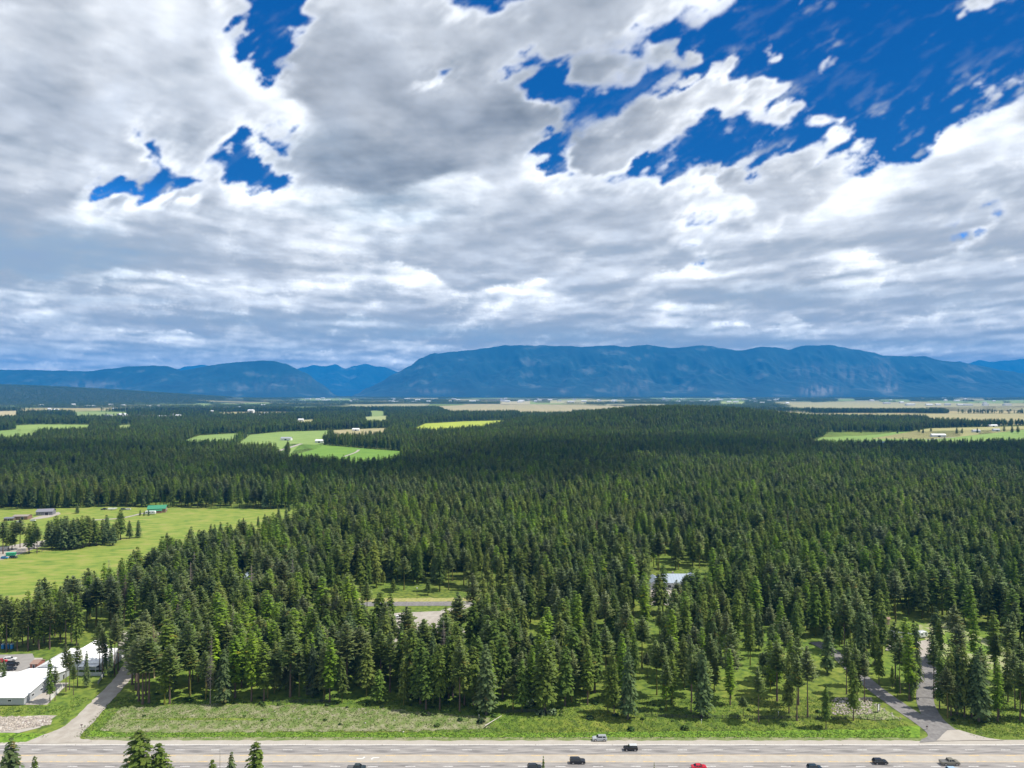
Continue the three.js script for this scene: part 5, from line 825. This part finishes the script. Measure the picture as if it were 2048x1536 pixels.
function bush(px, py, s, m, label, group) { const p = G(px, py), o = thing('bush', label, 'bush', V3(p.x, landH(p.x, p.z), p.z), px, group); o.scale.set(s, s * 0.95, s); part('foliage', BUSH[px % 3 | 0], mBush[m], o); part('stem', stemGeo, mStem, o); }
[[288, 1433, 1.1, 'round dark bush on the dry bank near the gravel drive'], [489, 1433, 0.9, 'left one of the pair of round bushes on the dry bank'], [524, 1440, 1.0, 'right one of the pair of round bushes on the dry bank'], [36, 1423, 0.9, 'small dark bush in front of the long low building'], [874, 1448, 1.7, 'dark conical bush left of the white marker post'], [962, 1443, 2.4, 'largest dark bush on the bank beside the fallen log'], [920, 1440, 1.7, 'green bush left of the largest dark bush'], [848, 1430, 2.0, 'leafy bush at the wood edge above the conical bush'], [1180, 1437, 2.2, 'dark bush at the wood edge left of the silver car'], [1262, 1455, 2.2, 'dark shaggy bush on the bank above the black off-roader'], [1370, 1453, 2.4, 'spreading green bush below the rail fence'], [1230, 1432, 1.8, 'bush behind the shaggy bush at the wood edge'], [680, 1446, 1.0, 'low bush in the middle of the dry bank'], [650, 1440, 1.2, 'brownish low bush left of the middle one on the dry bank'], [655, 1412, 1.6, 'leafy bush by the rail fence above the dry bank']].forEach(([x, y, s, l], i) => bush(x, y, s * 0.68, i % 3, l));
[[1060, 1410, 2.3, 'pale silvery leaved tall shrub at the wood edge'], [1082, 1428, 2.0, 'left pale silvery shrub of the pair above the bank'], [1104, 1427, 2.0, 'right pale silvery shrub of the pair above the bank']].forEach(([x, y, s, l]) => bush(x, y, s, 3, l));
{ const r = rngOf(12); for (let i = 0; i < 60; i++) { const px = 260 + r() * 1750, p = G(px, 1405), [, ey] = pxOf(p.x, 0, edgeZ(p.x)); if (px > 1640 && px < 1900) continue; bush(Math.round(px), ey + 4 - r() * 40, 0.5 + r() * 0.9, Math.floor(r() * 3), px < 760 ? 'low green bush at the wood edge above the dry left bank' : px < 1200 ? 'low green bush under the trees behind the grass bank' : 'low green bush in the open wood behind the highway', px < 760 ? 'bushes above the dry bank' : px < 1200 ? 'bushes behind the grass bank' : 'bushes in the open wood'); } }
// tufts of grass and weeds on the bank and along the verges, too many to count
{
  const r = rngOf(17), P = [], N = []; for (let i = 0; i < 16; i++) { const a = r() * 6.28, w = 0.05 + r() * 0.04, l = 0.35 + 0.4 * r(), x = (r() - 0.5) * 0.7, z = (r() - 0.5) * 0.7, q = 0.3 * (r() - 0.5); P.push(x - w * Math.cos(a), 0, z - w * Math.sin(a), x + w * Math.cos(a), 0, z + w * Math.sin(a), x + q, l, z + 0.3 * (r() - 0.5)); for (let k = 0; k < 3; k++) N.push(0, 1, 0.2); }
  const g = new THREE.BufferGeometry(); g.setAttribute('position', new THREE.Float32BufferAttribute(P, 3)); g.setAttribute('normal', new THREE.Float32BufferAttribute(N, 3));
  const spots = [];
  for (let i = 0; i < 40000; i++) {
    const px = -40 + r() * 2130, py = 1395 + r() * 84, p = G(px, py), z = p.z + (r() - 0.5), [, ey] = pxOf(p.x, 0, edgeZ(p.x));
    if (py > 1473.5 + r() * 5 || (px > 60 && px < 260 && Math.abs(px - (118 + (1476 - py) * 1.06)) < 26) || (px > 1640 && py > 1330 && (Math.abs(px - (1885 - (1466 - py) * 1.6)) < 44 || Math.abs(px - 1862) < 40)) || (px < 120 && py > 1430 && py < 1470) || (px < 140 && py < 1412)) continue;
    const bank = py < 1459 && py > ey && px > 215 && px < 990, dry = bank ? r() < 0.42 : r() < 0.1; spots.push([p.x, z, 0.2 + r() * 0.38, dry ? 1 : 0, r()]);
  }
  const m = new THREE.InstancedMesh(g, new THREE.MeshStandardMaterial({ color: lin(1, 1, 1), roughness: 1, side: THREE.DoubleSide }), spots.length), M = new THREE.Matrix4(), c = new THREE.Color(); m.name = 'grass_tufts'; m.userData.kind = 'stuff'; tag(m, 'tufts of grass and weeds on the roadside bank', 'grass'); m.castShadow = m.receiveShadow = true;
  spots.forEach(([x, z, s, dry, t], i) => { M.compose(V3(x, landH(x, z) + 0.08, z), new THREE.Quaternion().setFromAxisAngle(V3(0, 1, 0), t * 6.28), V3(s, s * (0.6 + 0.8 * t), s)); m.setMatrixAt(i, M); const k = 0.75 + 0.5 * t; if (dry) m.setColorAt(i, c.setRGB(0.28 * k, 0.27 * k, 0.15 * k)); else m.setColorAt(i, c.setRGB(0.11 * k, 0.20 * k, 0.02 * k)); });
  scene.add(m);
}
// a cloud over the middle distance, above the top of the picture: its shadow darkens the forest between the meadows
{
  const H = 1750, k = H / SUN.y, place = (x, z) => V3(x + SUN.x * k, H, z + SUN.z * k), list = [], r = rngOf(71);
  for (let i = 0; i < 84; i++) {
    const x = i % 3 ? -1500 + r() * 1700 : 200 + r() * 1400, mid = -1230 - 100 * Math.sin(x * 0.002) , half = 330 + 120 * fbm(x * 0.004, 1, 1, 2), z = mid + (r() * 2 - 1) * half * 0.9, p = place(x, z), lit = x > -640 && x < -60 && z < -1060, s = 90 + r() * 110, g = new THREE.IcosahedronGeometry(1, 3), q = g.attributes.position;
    if (lit) continue;                                          // the hay field beyond the wood lies in the sun
    for (let j = 0; j < q.count; j++) { const v = V3(q.getX(j), q.getY(j), q.getZ(j)), n = 1 + 0.35 * fbm(v.x * 1.6 + i * 3, v.y * 1.6, v.z * 1.6, 3); q.setXYZ(j, v.x * n * s, (v.y < 0 ? v.y * 0.35 : v.y * 0.8) * n * s * 0.7, v.z * n * s); }
    list.push(g.translate(p.x, p.y + (r() - 0.5) * 30, p.z));
  }
  const g = mergeGeometries(list); g.computeVertexNormals(); structure('cloud', g, std(0.9, 0.9, 0.9, 1, { transparent: true, opacity: 0.24 }));
}
// things of one kind that only their place tells apart: say which one, counted from the left of the picture
{
  const ORD = ['first', 'second', 'third', 'fourth', 'fifth', 'sixth', 'seventh', 'eighth', 'ninth', 'tenth', 'eleventh', 'twelfth'], by = new Map();
  for (const o of scene.children) if (o.userData.label && o.userData.category) { if (!by.has(o.userData.label)) by.set(o.userData.label, []); by.get(o.userData.label).push(o); }
  for (const [label, list] of by) {
    if (list.length < 2 || list.length > 12 || label.split(/\s+/).length > 12) continue;
    list.sort((a, b) => pxOf(a.position.x, a.position.y, a.position.z)[0] - pxOf(b.position.x, b.position.y, b.position.z)[0]);
    list.forEach((o, i) => { o.userData.label = (i === 0 ? 'leftmost' : i === list.length - 1 ? 'rightmost' : ORD[i] + ' from the left') + ': ' + label; });
  }
}
renderer.render(scene, camera);
